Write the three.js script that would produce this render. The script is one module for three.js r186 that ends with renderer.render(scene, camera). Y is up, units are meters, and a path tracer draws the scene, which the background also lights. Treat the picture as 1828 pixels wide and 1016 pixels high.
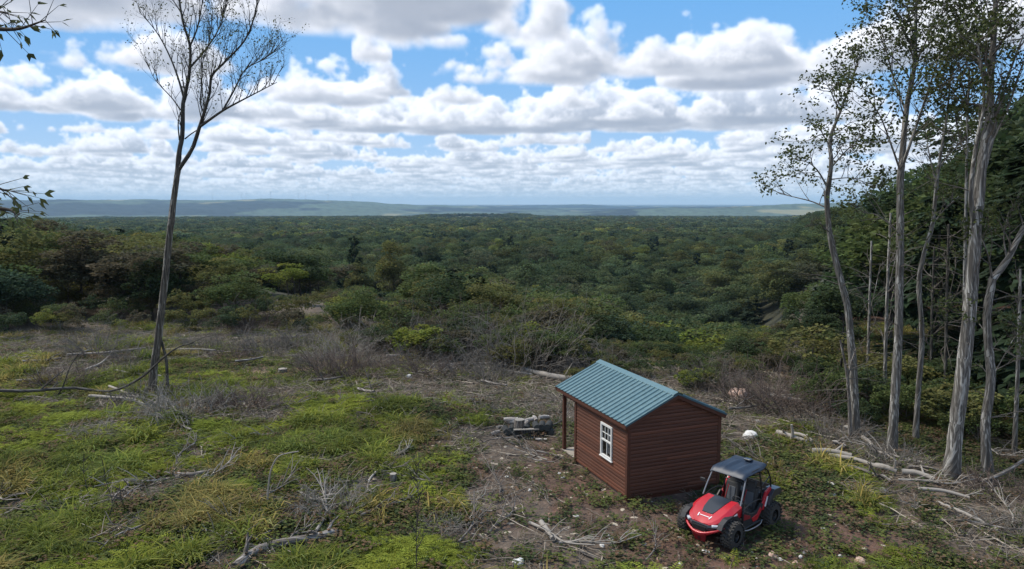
import * as THREE from 'three';
import { mergeGeometries, toCreasedNormals } from 'three/addons/utils/BufferGeometryUtils.js';
import { RoundedBoxGeometry } from 'three/addons/geometries/RoundedBoxGeometry.js';

// ---------------------------------------------------------------- camera, sun, exposure
const scene = new THREE.Scene();
const EYE = 8.31, FOCAL = 1305.3, PITCH = Math.atan(142 / FOCAL);
const camera = new THREE.PerspectiveCamera(2 * Math.atan(508 / FOCAL) * 180 / Math.PI, 1828 / 1016, 0.1, 60000);
camera.position.set(0, EYE, 0);
camera.rotation.x = -PITCH;
scene.add(camera);
const renderer = new THREE.WebGLRenderer({ antialias: true });
renderer.setSize(1024, 569);
renderer.toneMapping = THREE.LinearToneMapping;
renderer.toneMappingExposure = 2.2;
renderer.shadowMap.enabled = true;
const SUN = new THREE.Vector3(-0.55, 0.8, -0.22).normalize();
const sun = new THREE.DirectionalLight(new THREE.Color(1, 0.93, 0.82), 2.0);
sun.position.copy(SUN).multiplyScalar(400);
sun.castShadow = true;
sun.shadow.radius = 30;
sun.shadow.mapSize.set(4096, 4096);
Object.assign(sun.shadow.camera, { left: -160, right: 160, top: 160, bottom: -160, near: 1, far: 1200 });
scene.add(sun, sun.target);

// ---------------------------------------------------------------- numbers and noise
function rng(seed) {
  let a = seed >>> 0;
  return () => { a = (a + 0x6D2B79F5) | 0; let t = Math.imul(a ^ (a >>> 15), 1 | a); t = (t + Math.imul(t ^ (t >>> 7), 61 | t)) ^ t; return ((t ^ (t >>> 14)) >>> 0) / 4294967296; };
}
const clamp = (v, a = 0, b = 1) => v < a ? a : v > b ? b : v;
const mix = (a, b, t) => a + (b - a) * t;
const ss = (a, b, v) => { const t = clamp((v - a) / (b - a)); return t * t * (3 - 2 * t); };
function table(t, v) {                       // piecewise linear look-up
  if (v <= t[0][0]) return t[0][1];
  for (let i = 1; i < t.length; i++) if (v <= t[i][0]) return mix(t[i - 1][1], t[i][1], (v - t[i - 1][0]) / (t[i][0] - t[i - 1][0]));
  return t[t.length - 1][1];
}
const HASH = new Float32Array(65536); { const r = rng(99); for (let i = 0; i < 65536; i++) HASH[i] = r(); }
function noise2(x, y) {
  const xi = Math.floor(x), yi = Math.floor(y); let fx = x - xi, fy = y - yi;
  fx = fx * fx * (3 - 2 * fx); fy = fy * fy * (3 - 2 * fy);
  const a = (xi & 255) | ((yi & 255) << 8), b = ((xi + 1) & 255) | ((yi & 255) << 8), c = (xi & 255) | (((yi + 1) & 255) << 8), d = ((xi + 1) & 255) | (((yi + 1) & 255) << 8);
  return mix(mix(HASH[a], HASH[b], fx), mix(HASH[c], HASH[d], fx), fy);
}
function fbm(x, y, oct = 4) {
  let s = 0, a = 0.5, t = 0;
  for (let i = 0; i < oct; i++) { s += a * noise2(x, y); t += a; a *= 0.5; const nx = x * 1.62 - y * 1.18 + 17.3; y = x * 1.18 + y * 1.62 + 5.1; x = nx; }
  return s / t;
}
// a design pixel of the survey sheet -> a point of the place: on a level of height h, or at a forward distance
const CP = Math.cos(PITCH), SP = Math.sin(PITCH);
function ray(px, py) { const u = (px - 914) / FOCAL, v = (508 - py) / FOCAL; return [u, v * CP - SP, -(CP + v * SP)]; }
function level(px, py, h = 0) { const d = ray(px, py), t = (h - EYE) / d[1]; return [d[0] * t, h, d[2] * t]; }
function at(px, py, depth) { const d = ray(px, py); const t = -depth / d[2]; return new THREE.Vector3(d[0] * t, EYE + d[1] * t, -depth); }
const azOf = (px) => Math.atan((px - 914) / FOCAL / CP) * 180 / Math.PI;

// ---------------------------------------------------------------- sky: clear air and a field of fair-weather cumulus
function makeSky() {
  const W = 4096, H = 2048, BASE = 1200, N = 1024, HALF = 40000, CELL = 2 * HALF / N;
  const top = new Float32Array(N * N);
  // large cumulus seen from the clearing: [bearing px from, to, far base px, top px, depth share]
  const big = [[-160, 345, 104, -30, .2], [50, 420, 164, 104, .09], [-80, 545, 236, 172, .12], [480, 775, 200, 100, .12], [440, 905, 96, -110, .3], [850, 1005, 106, 30, .12],
    [800, 1215, 158, 58, .13], [1190, 1560, 176, 40, .17], [530, 1010, 246, 170, .12], [930, 1500, 242, 142, .14], [775, 882, 192, 148, .06], [-40, 315, 312, 262, .12], [1480, 1950, 150, 20, .2], [1380, 1700, 8, -60, .1], [380, 620, 236, 190, .1],
    [1560, 1900, 290, 200, .2], [340, 520, 282, 248, .06], [1100, 1330, 284, 250, .06], [640, 700, 128, 112, .05], [1000, 1060, 200, 178, .05], [900, 990, 336, 312, .06], [1180, 1280, 334, 306, .06], [140, 260, 338, 312, .06], [640, 760, 340, 316, .06]];
  const blobs = big.map(([x0, x1, yb, yt, dep]) => {
    const eb = Math.atan((366 - yb) / FOCAL), et = Math.atan((366 - yt) / FOCAL), far = BASE / Math.tan(eb), D = far / (1 + dep * .5);
    const a0 = Math.atan((x0 - 914) / FOCAL), a1 = Math.atan((x1 - 914) / FOCAL), am = (a0 + a1) / 2;
    return { am, hw: (a1 - a0) / 2, D, hd: dep * .55 * D, t: clamp((D * Math.tan(et) - BASE) * .85, 150, 1100) };
  });
  for (let j = 0; j < N; j++) for (let i = 0; i < N; i++) {
    const x = -HALF + (i + .5) * CELL, z = -HALF + (j + .5) * CELL, d = Math.hypot(x, z), az = Math.atan2(x, -z);
    const n = fbm(x / mix(1700, 1300, ss(9000, 17000, d)) + 31, z / 1500 + 7, 4), th = mix(.45, .47, ss(9000, 17000, d)) + (fbm(x / 5200 + 70, z / 3600 + 3, 3) - .5) * .34;
    let free = mix(850, 330, ss(9000, 17000, d)) * ss(th, th + .26, n) + 120 * ss(th, th + .04, n);
    const near = (1 - ss(.62, .8, Math.abs(az))) * ss(3000, 4300, d) * (1 - ss(13200, 16500, d));   // where the sheet above says which clouds stand
    free *= 1 - near;
    let t = free;
    if (near > 0) for (const b of blobs) {
      const u = (az - b.am) / b.hw, v = (d - b.D) / b.hd;
      if (Math.abs(u) > 1.5 || Math.abs(v) > 1.6) continue;
      const w = fbm(az * d / 900 + b.D * .01, d / 900, 3) - .5;
      const q = 1.42 - Math.pow(Math.abs(u), 2.4) - v * v + w * 1.5;
      if (q > 0) t = Math.max(t, near * b.t * Math.min(1.05, Math.pow(q, .55) * (.55 + .9 * fbm(az * d / 700 + 3, d / 700 + b.D, 2))));
    }
    top[j * N + i] = t;
  }
  const T = (x, z) => {
    const fx = (x + HALF) / CELL - .5, fz = (z + HALF) / CELL - .5, i = Math.floor(fx), j = Math.floor(fz), a = fx - i, b = fz - j;
    const i0 = ((i % N) + N) % N, j0 = ((j % N) + N) % N, i1 = (i0 + 1) % N, j1 = (j0 + 1) % N;
    return mix(mix(top[j0 * N + i0], top[j0 * N + i1], a), mix(top[j1 * N + i0], top[j1 * N + i1], a), b);
  };
  // billowy noise that repeats every 64 cells
  const M = 64, vol = new Float32Array(M * M * M); {
    const cells = [4, 8, 16, 32].map((p) => { const r = rng(p * 7 + 1), f = new Float32Array(p * p * p * 3); for (let i = 0; i < f.length; i++) f[i] = r(); return f; });
    for (let k = 0; k < M; k++) for (let j = 0; j < M; j++) for (let i = 0; i < M; i++) {
      let s = 0, a = .5;
      [4, 8, 16, 32].forEach((p, o) => {                 // round puffs: how near the closest of the scattered points is
        const f = cells[o], x = (i + .5) * p / M, y = (j + .5) * p / M, z = (k + .5) * p / M, xi = x | 0, yi = y | 0, zi = z | 0;
        let best = 9;
        for (let c = -1; c < 2; c++) for (let b = -1; b < 2; b++) for (let e = -1; e < 2; e++) {
          const X = xi + e, Y = yi + b, Z = zi + c, q = (((((Z + p) % p) * p + (Y + p) % p) * p) + (X + p) % p) * 3;
          const dx = X + f[q] - x, dy = Y + f[q + 1] - y, dz = Z + f[q + 2] - z, d = dx * dx + dy * dy + dz * dz;
          if (d < best) best = d;
        }
        s += a * (1 - Math.min(1, Math.sqrt(best))); a *= .52;
      });
      vol[(k * M + j) * M + i] = s / .97;
    }
  }
  const V = (x, y, z) => {
    const xi = Math.floor(x), yi = Math.floor(y), zi = Math.floor(z), a = x - xi, b = y - yi, c = z - zi, X = xi & 63, X1 = (xi + 1) & 63, Y = (yi & 63) * M, Y1 = ((yi + 1) & 63) * M, Z = (zi & 63) * M * M, Z1 = ((zi + 1) & 63) * M * M;
    return mix(mix(mix(vol[Z + Y + X], vol[Z + Y + X1], a), mix(vol[Z + Y1 + X], vol[Z + Y1 + X1], a), b), mix(mix(vol[Z1 + Y + X], vol[Z1 + Y + X1], a), mix(vol[Z1 + Y1 + X], vol[Z1 + Y1 + X1], a), b), c);
  };
  const S = 1 / 34;                                     // one noise cell is 34 m, the repeat 2.2 km
  const dens = (x, h, z, t) => {
    const m = V(x * S * .47 + 11, h * S * .6, z * S * .47 + 5);
    let d = (t * 1.12 - h) / (150 + t * .28) + (m - .52) * 6.5 - .35;
    if (d < -.6) return 0;
    const n = V(x * S * 1.7, h * S * 1.9, z * S * 1.7);
    d += (n - .5) * 2.5 + (V(x * S * 4.3, h * S * 4.3, z * S * 4.3) - .5) * 1.3;
    return clamp(d * 1.5) * ss(-5, 90, h + (m - .5) * 160);
  };
  const out = new Float32Array(W * H * 4), rgb = [0, 0, 0];
  const air = (e) => { const k = Math.pow(1 - clamp(e / 1.35), 1), low = Math.exp(-e / .115); rgb[0] = mix(mix(.075, .115, k), .60, low); rgb[1] = mix(mix(.29, .395, k), .77, low); rgb[2] = mix(mix(.66, .84, k), .94, low); };
  function look(az, e, steps) {
    const ce = Math.cos(e), se = Math.sin(e), dx = Math.sin(az) * ce, dz = -Math.cos(az) * ce;
    let tr = 1, r = 0, g = 0, b = 0;
    const t0 = BASE / se, t1 = (BASE + 1150) / se;
    if (t0 < 170000) {
      const n = steps, end = Math.min(t1, 180000), st = (end - t0) / n;
      const jit = HASH[((az * 9000 | 0) * 31 + (e * 9000 | 0) * 17) & 65535];
      for (let i = 0; i < n && tr > .02; i++) {
        const s = t0 + (i + .2 + .6 * jit) * st, x = dx * s, z = dz * s, h = se * s - BASE, t = T(x, z);
        if (t < 40 || h > t * 1.12 + 360) continue;
        const d = dens(x, h, z, t);
        if (d <= .01) continue;
        const a = 1 - Math.exp(-d * Math.min(st, 500) / 70);
        // light that reaches this point through the cloud on the side of the sun, and from the sky around
        let od = 0;
        for (let k = 0; k < 4; k++) { const l = [45, 130, 290, 560][k], X = x + SUN.x * l, Z = z + SUN.z * l, Y = h + SUN.y * l, tt = T(X, Z); if (Y < tt * 1.12 + 360) od += dens(X, Y, Z, tt) * [75, 110, 200, 300][k]; }
        const lit = .76 * Math.exp(-od / 115) + .24 * Math.exp(-od / 480);
        const sky = .335 + .2 * clamp(h / 550);
        const haze = 1 - Math.exp(-s / 75000);
        air(Math.max(e, .02));
        const L0 = sky * .9 + lit * .76, L1 = sky * 1.03 + lit * .74, L2 = sky * 1.28 + lit * .725;
        r += tr * a * mix(L0, rgb[0] * 1.12, haze); g += tr * a * mix(L1, rgb[1] * 1.1, haze); b += tr * a * mix(L2, rgb[2] * 1.06, haze);
        tr *= 1 - a;
      }
    }
    air(e);
    return [r + tr * rgb[0], g + tr * rgb[1], b + tr * rgb[2]];
  }
  const put = (i, j, c) => { const o = (j * W + i) * 4; out[o] = c[0]; out[o + 1] = c[1]; out[o + 2] = c[2]; out[o + 3] = 1; };
  const AZ = (i) => ((i + .5) / W - .5) * 2 * Math.PI + Math.PI / 2, EL = (j) => ((j + .5) / H - .5) * Math.PI;
  // every direction on a coarse mesh, then the low sky ahead in full detail
  const Q = 8;
  for (let j = H / 2; j < H; j += Q) {
    const row = [];
    for (let i = 0; i < W; i += Q) row.push(look(AZ(i + Q / 2 - .5), Math.max(EL(j + Q / 2 - .5), .012), 40));
    for (let i = 0; i < W; i++) for (let k = 0; k < Q; k++) {
      const f = (i + .5) / Q - .5, a = Math.floor(f), t = f - a, c0 = row[(a + row.length) % row.length], c1 = row[(a + 1) % row.length];
      put(i, j + k, [mix(c0[0], c1[0], t), mix(c0[1], c1[1], t), mix(c0[2], c1[2], t)]);
    }
  }
  const i0 = Math.floor(W * (.25 - 46 / 360)), i1 = Math.ceil(W * (.25 + 46 / 360)), j1 = H / 2 + Math.ceil(H * 24 / 180);
  for (let j = H / 2; j < j1; j++) for (let i = i0; i < i1; i++) put(i, j, look(AZ(i), Math.max(EL(j), .004), 120));
  for (let j = 0; j < H / 2; j++) for (let i = 0; i < W; i++) put(i, j, [.10, .12, .11]);
  for (let k = 0; k < out.length; k += 4) { out[k] *= .53; out[k + 1] *= .515; out[k + 2] *= .50; }
  const tx = new THREE.DataTexture(out, W, H, THREE.RGBAFormat, THREE.FloatType);
  tx.mapping = THREE.EquirectangularReflectionMapping; tx.magFilter = tx.minFilter = THREE.LinearFilter; tx.needsUpdate = true;
  return tx;
}
console.time('sky');
scene.background = makeSky();
scene.environment = scene.background;
console.timeEnd('sky');

// ---------------------------------------------------------------- helpers for naming and building
const used = new Map();
function numbered(name) { const n = used.get(name) ?? 0; used.set(name, n + 1); return n ? `${name}_${String(n).padStart(3, '0')}` : name; }
function tag(o, label, category, group, kind) {
  o.userData.label = label; o.userData.category = category;
  if (group) o.userData.group = group;
  if (kind) o.userData.kind = kind;
  return o;
}
function thing(name, label, category, x, y, z, turn = 0, group) {
  const o = new THREE.Group(); o.name = numbered(name); o.position.set(x, y, z); o.rotation.y = turn;
  scene.add(o);
  return tag(o, label, category, group);
}
function part(name, geometry, material, parent, x = 0, y = 0, z = 0) {
  const m = new THREE.Mesh(geometry, material); m.name = name; m.position.set(x, y, z); parent.add(m); return m;
}
function single(name, geometry, material, label, category, group, kind) {
  const m = new THREE.Mesh(geometry, material); m.name = numbered(name); scene.add(m); return tag(m, label, category, group, kind);
}
const V3 = (x, y, z) => new THREE.Vector3(x, y, z);
// collects tubes, leaves and faces into one geometry
class Build {
  constructor() { this.p = []; this.n = []; this.u = []; this.c = []; this.i = []; this.tint = [1, 1, 1]; }
  v(x, y, z, nx, ny, nz, u, w) { this.p.push(x, y, z); this.n.push(nx, ny, nz); this.u.push(u, w); this.c.push(this.tint[0], this.tint[1], this.tint[2]); return this.p.length / 3 - 1; }
  tube(pts, radii, sides = 6, capEnd = true, capStart = false, wob = 0, rand = null) {
    const n = pts.length, d = V3(0, 0, 0), a = V3(0, 0, 0), b = V3(0, 0, 0); let len = 0, start = 0;
    a.set(0, 0, 1);
    for (let k = 0; k < n; k++) {
      d.subVectors(pts[Math.min(k + 1, n - 1)], pts[Math.max(k - 1, 0)]).normalize();
      if (Math.abs(a.dot(d)) > .95) a.set(1, 0, .2);
      a.addScaledVector(d, -a.dot(d)).normalize(); b.crossVectors(d, a);
      if (k) len += pts[k].distanceTo(pts[k - 1]);
      const r = radii[k], first = this.p.length / 3; if (!k) start = first;
      for (let s = 0; s <= sides; s++) {
        const t = (s % sides) / sides * 2 * Math.PI, c = Math.cos(t), q = Math.sin(t), nx = a.x * c + b.x * q, ny = a.y * c + b.y * q, nz = a.z * c + b.z * q;
        const rr = r * (1 + (wob ? wob * (noise2(t * 1.1 + 7, len * 3 + k) - .5) * (s === sides ? 1 : 1) : 0));
        this.v(pts[k].x + nx * rr, pts[k].y + ny * rr, pts[k].z + nz * rr, nx, ny, nz, s / sides * Math.max(r, .02) * 6.28, len);
      }
      if (k) for (let s = 0; s < sides; s++) { const e = first - sides - 1 + s, f = first + s; this.i.push(e, e + 1, f, e + 1, f + 1, f); }
    }
    const lid = (k, first, sign) => {
      d.subVectors(pts[Math.min(k + 1, n - 1)], pts[Math.max(k - 1, 0)]).normalize().multiplyScalar(sign);
      const c = this.v(pts[k].x, pts[k].y, pts[k].z, d.x, d.y, d.z, 0, 0), ring = [];
      for (let s = 0; s < sides; s++) ring.push(this.v(this.p[(first + s) * 3], this.p[(first + s) * 3 + 1], this.p[(first + s) * 3 + 2], d.x, d.y, d.z, .1 * Math.cos(s), .1 * Math.sin(s)));
      for (let s = 0; s < sides; s++) sign > 0 ? this.i.push(c, ring[s], ring[(s + 1) % sides]) : this.i.push(c, ring[(s + 1) % sides], ring[s]);
    };
    const last = this.p.length / 3 - sides - 1;
    if (capEnd) lid(n - 1, last, 1);
    if (capStart) lid(0, start, -1);
    return this;
  }
  // a leaf (or a spray of leaves) as a folded kite: centre, direction of its tip, sideways, size
  leaf(x, y, z, d, s, L, Wd, out = null, soft = 0) {
    let nx = d.y * s.z - d.z * s.y, ny = d.z * s.x - d.x * s.z, nz = d.x * s.y - d.y * s.x;
    if (ny < 0) { nx = -nx; ny = -ny; nz = -nz; }
    if (out) { nx = mix(nx, out.x, soft); ny = mix(ny, out.y, soft); nz = mix(nz, out.z, soft); const l = Math.hypot(nx, ny, nz) || 1; nx /= l; ny /= l; nz /= l; }
    const f = Wd * .18;
    const a = this.v(x, y, z, nx, ny, nz, 0, 0), b = this.v(x + d.x * L * .5 + s.x * Wd * .5, y + d.y * L * .5 + s.y * Wd * .5 + f, z + d.z * L * .5 + s.z * Wd * .5, nx, ny, nz, 1, 0),
      c = this.v(x + d.x * L, y + d.y * L, z + d.z * L, nx, ny, nz, 1, 1), e = this.v(x + d.x * L * .5 - s.x * Wd * .5, y + d.y * L * .5 - s.y * Wd * .5 + f, z + d.z * L * .5 - s.z * Wd * .5, nx, ny, nz, 0, 1);
    this.i.push(a, b, c, a, c, e);
    return this;
  }
  geo(color = false, face = true) {
    const { p, n, i: q } = this;
    if (face) for (let t = 0; t < q.length; t += 3) {      // turn each face the way its normals point
      const a = q[t] * 3, b = q[t + 1] * 3, c = q[t + 2] * 3, ux = p[b] - p[a], uy = p[b + 1] - p[a + 1], uz = p[b + 2] - p[a + 2], vx = p[c] - p[a], vy = p[c + 1] - p[a + 1], vz = p[c + 2] - p[a + 2];
      if ((uy * vz - uz * vy) * (n[a] + n[b] + n[c]) + (uz * vx - ux * vz) * (n[a + 1] + n[b + 1] + n[c + 1]) + (ux * vy - uy * vx) * (n[a + 2] + n[b + 2] + n[c + 2]) < 0) { const k = q[t + 1]; q[t + 1] = q[t + 2]; q[t + 2] = k; }
    }
    const g = new THREE.BufferGeometry();
    g.setAttribute('position', new THREE.Float32BufferAttribute(this.p, 3)); g.setAttribute('normal', new THREE.Float32BufferAttribute(this.n, 3));
    g.setAttribute('uv', new THREE.Float32BufferAttribute(this.u, 2));
    if (color) g.setAttribute('color', new THREE.Float32BufferAttribute(this.c, 3));
    g.setIndex(this.i); return g;
  }
}
function randDir(r, o = V3(0, 0, 0)) { const y = 2 * r() - 1, t = r() * 6.2832, k = Math.sqrt(1 - y * y); return o.set(k * Math.cos(t), y, k * Math.sin(t)); }
const box = (w, h, d, x = 0, y = 0, z = 0) => new THREE.BoxGeometry(w, h, d).translate(x, y, z);

// ---------------------------------------------------------------- textures and materials
function texture(w, h, fn, srgb = true, wrap = true) {
  const d = new Uint8Array(w * h * 4); const c = [0, 0, 0];
  for (let j = 0; j < h; j++) for (let i = 0; i < w; i++) { fn(i, j, c); const o = (j * w + i) * 4; for (let k = 0; k < 3; k++) d[o + k] = clamp(srgb ? Math.pow(clamp(c[k]), 1 / 2.2) : c[k]) * 255; d[o + 3] = 255; }
  const t = new THREE.DataTexture(d, w, h); t.magFilter = t.minFilter = THREE.LinearFilter; if (srgb) t.colorSpace = THREE.SRGBColorSpace;
  if (wrap) t.wrapS = t.wrapT = THREE.RepeatWrapping; t.needsUpdate = true; return t;
}
const lin = (r, g, b) => new THREE.Color().setRGB(r, g, b);
const mat = (r, g, b, rough = .9, more = {}) => new THREE.MeshStandardMaterial({ color: lin(r, g, b), roughness: rough, side: THREE.DoubleSide, ...more });
// bark: lengthwise plates and lichen blotches; 1 m across and 2 m along
function barkTexture(seed, base, pale, dark, streak) {
  return texture(256, 512, (i, j, c) => {
    const ring = (n) => { const t = i / 256 * 6.2832; return [Math.cos(t) * n, Math.sin(t) * n]; };
    const [x, y] = ring(streak), v = j / 512;
    const fis = fbm(x + seed + v * 3, y + v * 9 + Math.sin(v * 6.2832) * .8, 4), [bx, by] = ring(1.6), bl = fbm(bx + seed * 3, by + v * 7, 3), fine = HASH[(i * 131 + j * 977 + seed * 31) & 65535];
    const k = ss(.46, .66, bl), m = ss(.55, .38, fis);
    for (let q = 0; q < 3; q++) c[q] = (mix(mix(base[q], pale[q], k), dark[q], m * .85)) * (.82 + .36 * fine);
  });
}
const barkGrey = barkTexture(3, [.135, .115, .092], [.39, .36, .31], [.036, .029, .023], 5);
const barkPale = barkTexture(5, [.20, .182, .158], [.46, .44, .40], [.06, .052, .044], 5);
const barkDark = barkTexture(9, [.055, .048, .04], [.12, .11, .095], [.02, .018, .015], 6);
const barkDead = barkTexture(14, [.19, .165, .14], [.36, .33, .30], [.07, .055, .045], 7);
const uvScale = (t, u, v) => { const c = t.clone(); c.repeat.set(u, v); c.needsUpdate = true; return c; };
const M = {
  bark: new THREE.MeshStandardMaterial({ map: uvScale(barkGrey, 1, .5), bumpMap: uvScale(barkGrey, 1, .5), bumpScale: .02, roughness: .95 }),
  barkPale: new THREE.MeshStandardMaterial({ map: uvScale(barkPale, 1, .5), bumpMap: uvScale(barkPale, 1, .5), bumpScale: .02, roughness: .95 }),
  barkDark: new THREE.MeshStandardMaterial({ map: uvScale(barkDark, 1, .5), roughness: .95 }),
  dead: new THREE.MeshStandardMaterial({ map: uvScale(barkDead, 1, .5), bumpMap: uvScale(barkDead, 1, .5), bumpScale: .012, roughness: .95 }),
  twig: mat(.12, .105, .09, .95), twigPale: mat(.30, .27, .235, .95), twigDark: mat(.045, .038, .03, .95),
  wood: mat(.46, .36, .24, .9), woodGrey: mat(.30, .27, .23, .9),
};

// ---------------------------------------------------------------- the lie of the land
const EDGE = [[-180, 60], [-60, 60], [-36, 56], [-25, 54], [-18, 50], [-10, 43], [0, 39], [5, 37], [15, 36], [20, 40], [24, 70], [40, 90], [180, 90]];
const DROP = [[-180, 6], [-60, 12], [-36, 13], [-20, 17], [-10, 19], [0, 20], [15, 21], [20, 16], [25, 5], [40, 4], [180, 6]];
const RUN = [[-180, 300], [-36, 260], [-20, 200], [-10, 130], [0, 78], [15, 60], [20, 75], [25, 220], [180, 300]];
const FAR = [[300, -23], [700, -28], [1500, -36], [3000, -50], [4200, -72], [5400, -84], [20000, -84]];
// crest of the distant ridges, as the height of their top at a distance, by bearing
const RIDGE = [[0, 360], [120, 358], [300, 357.5], [480, 356], [560, 358], [640, 360], [720, 364], [800, 368], [900, 372], [1828, 376]].map(([x, y]) => [azOf(x), y]);
const BACK = [[0, 372], [700, 370], [850, 367.5], [940, 366.5], [1040, 365.8], [1080, 368], [1300, 369], [1828, 366]].map(([x, y]) => [azOf(x), y]);
const LOW = [[0, 400], [1000, 384], [1130, 372], [1200, 370.5], [1330, 369.5], [1400, 367], [1500, 364], [1700, 362], [1828, 362]].map(([x, y]) => [azOf(x), y]);
function ground(x, z) {
  const r = Math.hypot(x, z), az = Math.atan2(x, -z) * 180 / Math.PI;
  let h = -table(DROP, az) * ss(0, 1, (r - table(EDGE, az)) / table(RUN, az));
  h -= 5 * ss(100, 150, r) * (1 - ss(180, 260, r)) * ss(1, 7, az) * (1 - ss(16, 21, az));
  if (r > 150) {
    let f = table(FAR, r); f = mix(f, -8 - 20 * ss(700, 2000, r), ss(19, 24, az) * (1 - ss(1800, 4000, r)));
    h = mix(h, f, ss(150, 480, r));
    if (r > 2000) {
      h += 11 * ss(2350, 2650, r) * (1 - ss(2900, 3400, r)) * ss(-8, -6, az) * (1 - ss(0, 3, az));
      const top = (y, d) => EYE + (366 - y) / FOCAL * d;
      const up = (t, y, a, b, c) => mix(t, Math.max(t, top(y, b)), ss(a, b, r) * (1 - ss(b, c, r) * .8));
      h = up(h, table(LOW, az), 4600, 6600, 8200); h = up(h, table(RIDGE, az), 5600, 9400, 11500); h = up(h, table(BACK, az), 9500, 14000, 16500);
    }
  }
  const flat = ss(3.5, 8, Math.hypot(x - 4.6, z + 20));
  h += (fbm(x / 7 + 3, z / 7, 3) - .5) * .5 * flat * ss(9, 14, r) + (fbm(x / 1.3, z / 1.3 + 50, 2) - .5) * .12 * flat;
  if (r > 60) h += (fbm(x / 60 + 9, z / 60, 3) - .5) * 7 * ss(70, 200, r);
  if (r > 2500) h += ((fbm(x / 700 + 4, z / 500, 4) - .5) * 46 + (fbm(x / 90, z / 90, 3) - .5) * 10) * ss(2600, 6000, r);
  return h;
}
const onGround = (px, py) => { let h = 0, p; for (let i = 0; i < 6; i++) { p = level(px, py, h); h = ground(p[0], p[2]); } return V3(p[0], h, p[2]); };

// where the clearing is bare earth, brush and litter, or green
const TRACK = [[880, 800], [960, 830], [1040, 875], [1120, 930], [1190, 985], [1330, 1000], [1430, 960]].map(([x, y]) => level(x, y));
function segDist(x, z, list) {
  let best = 1e9;
  for (let i = 1; i < list.length; i++) { const a = list[i - 1], b = list[i], dx = b[0] - a[0], dz = b[2] - a[2], t = clamp(((x - a[0]) * dx + (z - a[2]) * dz) / (dx * dx + dz * dz)); best = Math.min(best, Math.hypot(x - a[0] - dx * t, z - a[2] - dz * t)); }
  return best;
}
const SLASHLINE = [[1300, 705], [1400, 745], [1520, 805], [1650, 860], [1800, 900]].map(([x, y]) => level(x, y));
const SLASHSPOT = [[330, 735, 3.4], [520, 700, 2.6], [600, 905, 1.3], [335, 850, 1.0], [180, 775, 1.2], [130, 660, 3], [740, 700, 3], [470, 745, 2], [790, 960, .8], [400, 990, .9], [60, 640, 3], [1760, 960, 2], [337, 852, .9], [505, 830, .9], [478, 905, .7], [230, 950, .8], [440, 962, .9], [520, 975, .8], [450, 1000, .8], [370, 975, .7], [215, 720, 1.6], [200, 655, 2.2], [340, 632, 2.5], [100, 712, 1.4], [978, 955, .7], [1060, 1000, .8], [872, 934, .6], [560, 905, 1], [640, 880, 1], [1420, 785, 1.4], [1730, 930, 1.3], [1690, 890, 1.3], [560, 830, .8], [700, 760, 1.4], [620, 750, 1.2], [860, 900, .9], [30, 900, .9], [100, 850, .6], [850, 780, 1.6], [700, 830, .7]].map(([x, y, r]) => [...level(x, y), r]);
const BARE = level(490, 663);
function cover(x, z) {
  const r = Math.hypot(x, z), az = Math.atan2(x, -z) * 180 / Math.PI, n = fbm(x / 2.6 + 40, z / 2.6, 4), m = fbm(x / .8, z / .8 + 9, 3), E = table(EDGE, az);
  const track = segDist(x, z, TRACK);
  let dirt = ss(4.0, 1.1, track + (m - .5) * 3.4);
  let slash = ss(E - mix(14, 16, ss(-24, -14, az)), E - mix(6, 9, ss(-24, -14, az)), r + (n - .5) * 12) * (az < 22 ? 1 : 0);
  slash = Math.max(slash, ss(3.6, .8, segDist(x, z, SLASHLINE) + (n - .5) * 4));
  for (const s of SLASHSPOT) slash = Math.max(slash, ss(s[3] * 1.25, s[3] * .4, Math.hypot(x - s[0], z - s[2]) + (m - .5) * s[3]));
  slash = Math.max(slash, ss(.64, .74, fbm(x / 3.4 + 77, z / 3.4 + 12, 4)) * .9);
  const bare = ss(1.25, .8, Math.hypot((x - BARE[0]) / 3.0, (z - BARE[2]) / 1.5) + (m - .5) * .9);
  dirt = Math.max(dirt, bare); slash *= 1 - bare;
  const lush = mix(.64, .325, ss(-3, 2, x + (r - 22) * .12));           // the left of the clearing is the greener
  let green = ss(-.07, .12, n - (1 - lush) + .08 * (m - .5)) * (1 - dirt * .93) * (1 - slash * (n > .52 ? .7 : .95));
  const dry = ss(.58, .68, fbm(x / 3.1 + 5, z / 3.1 + 61, 3));
  return { bare, dirt, slash, green, dry, m, n };
}

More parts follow.
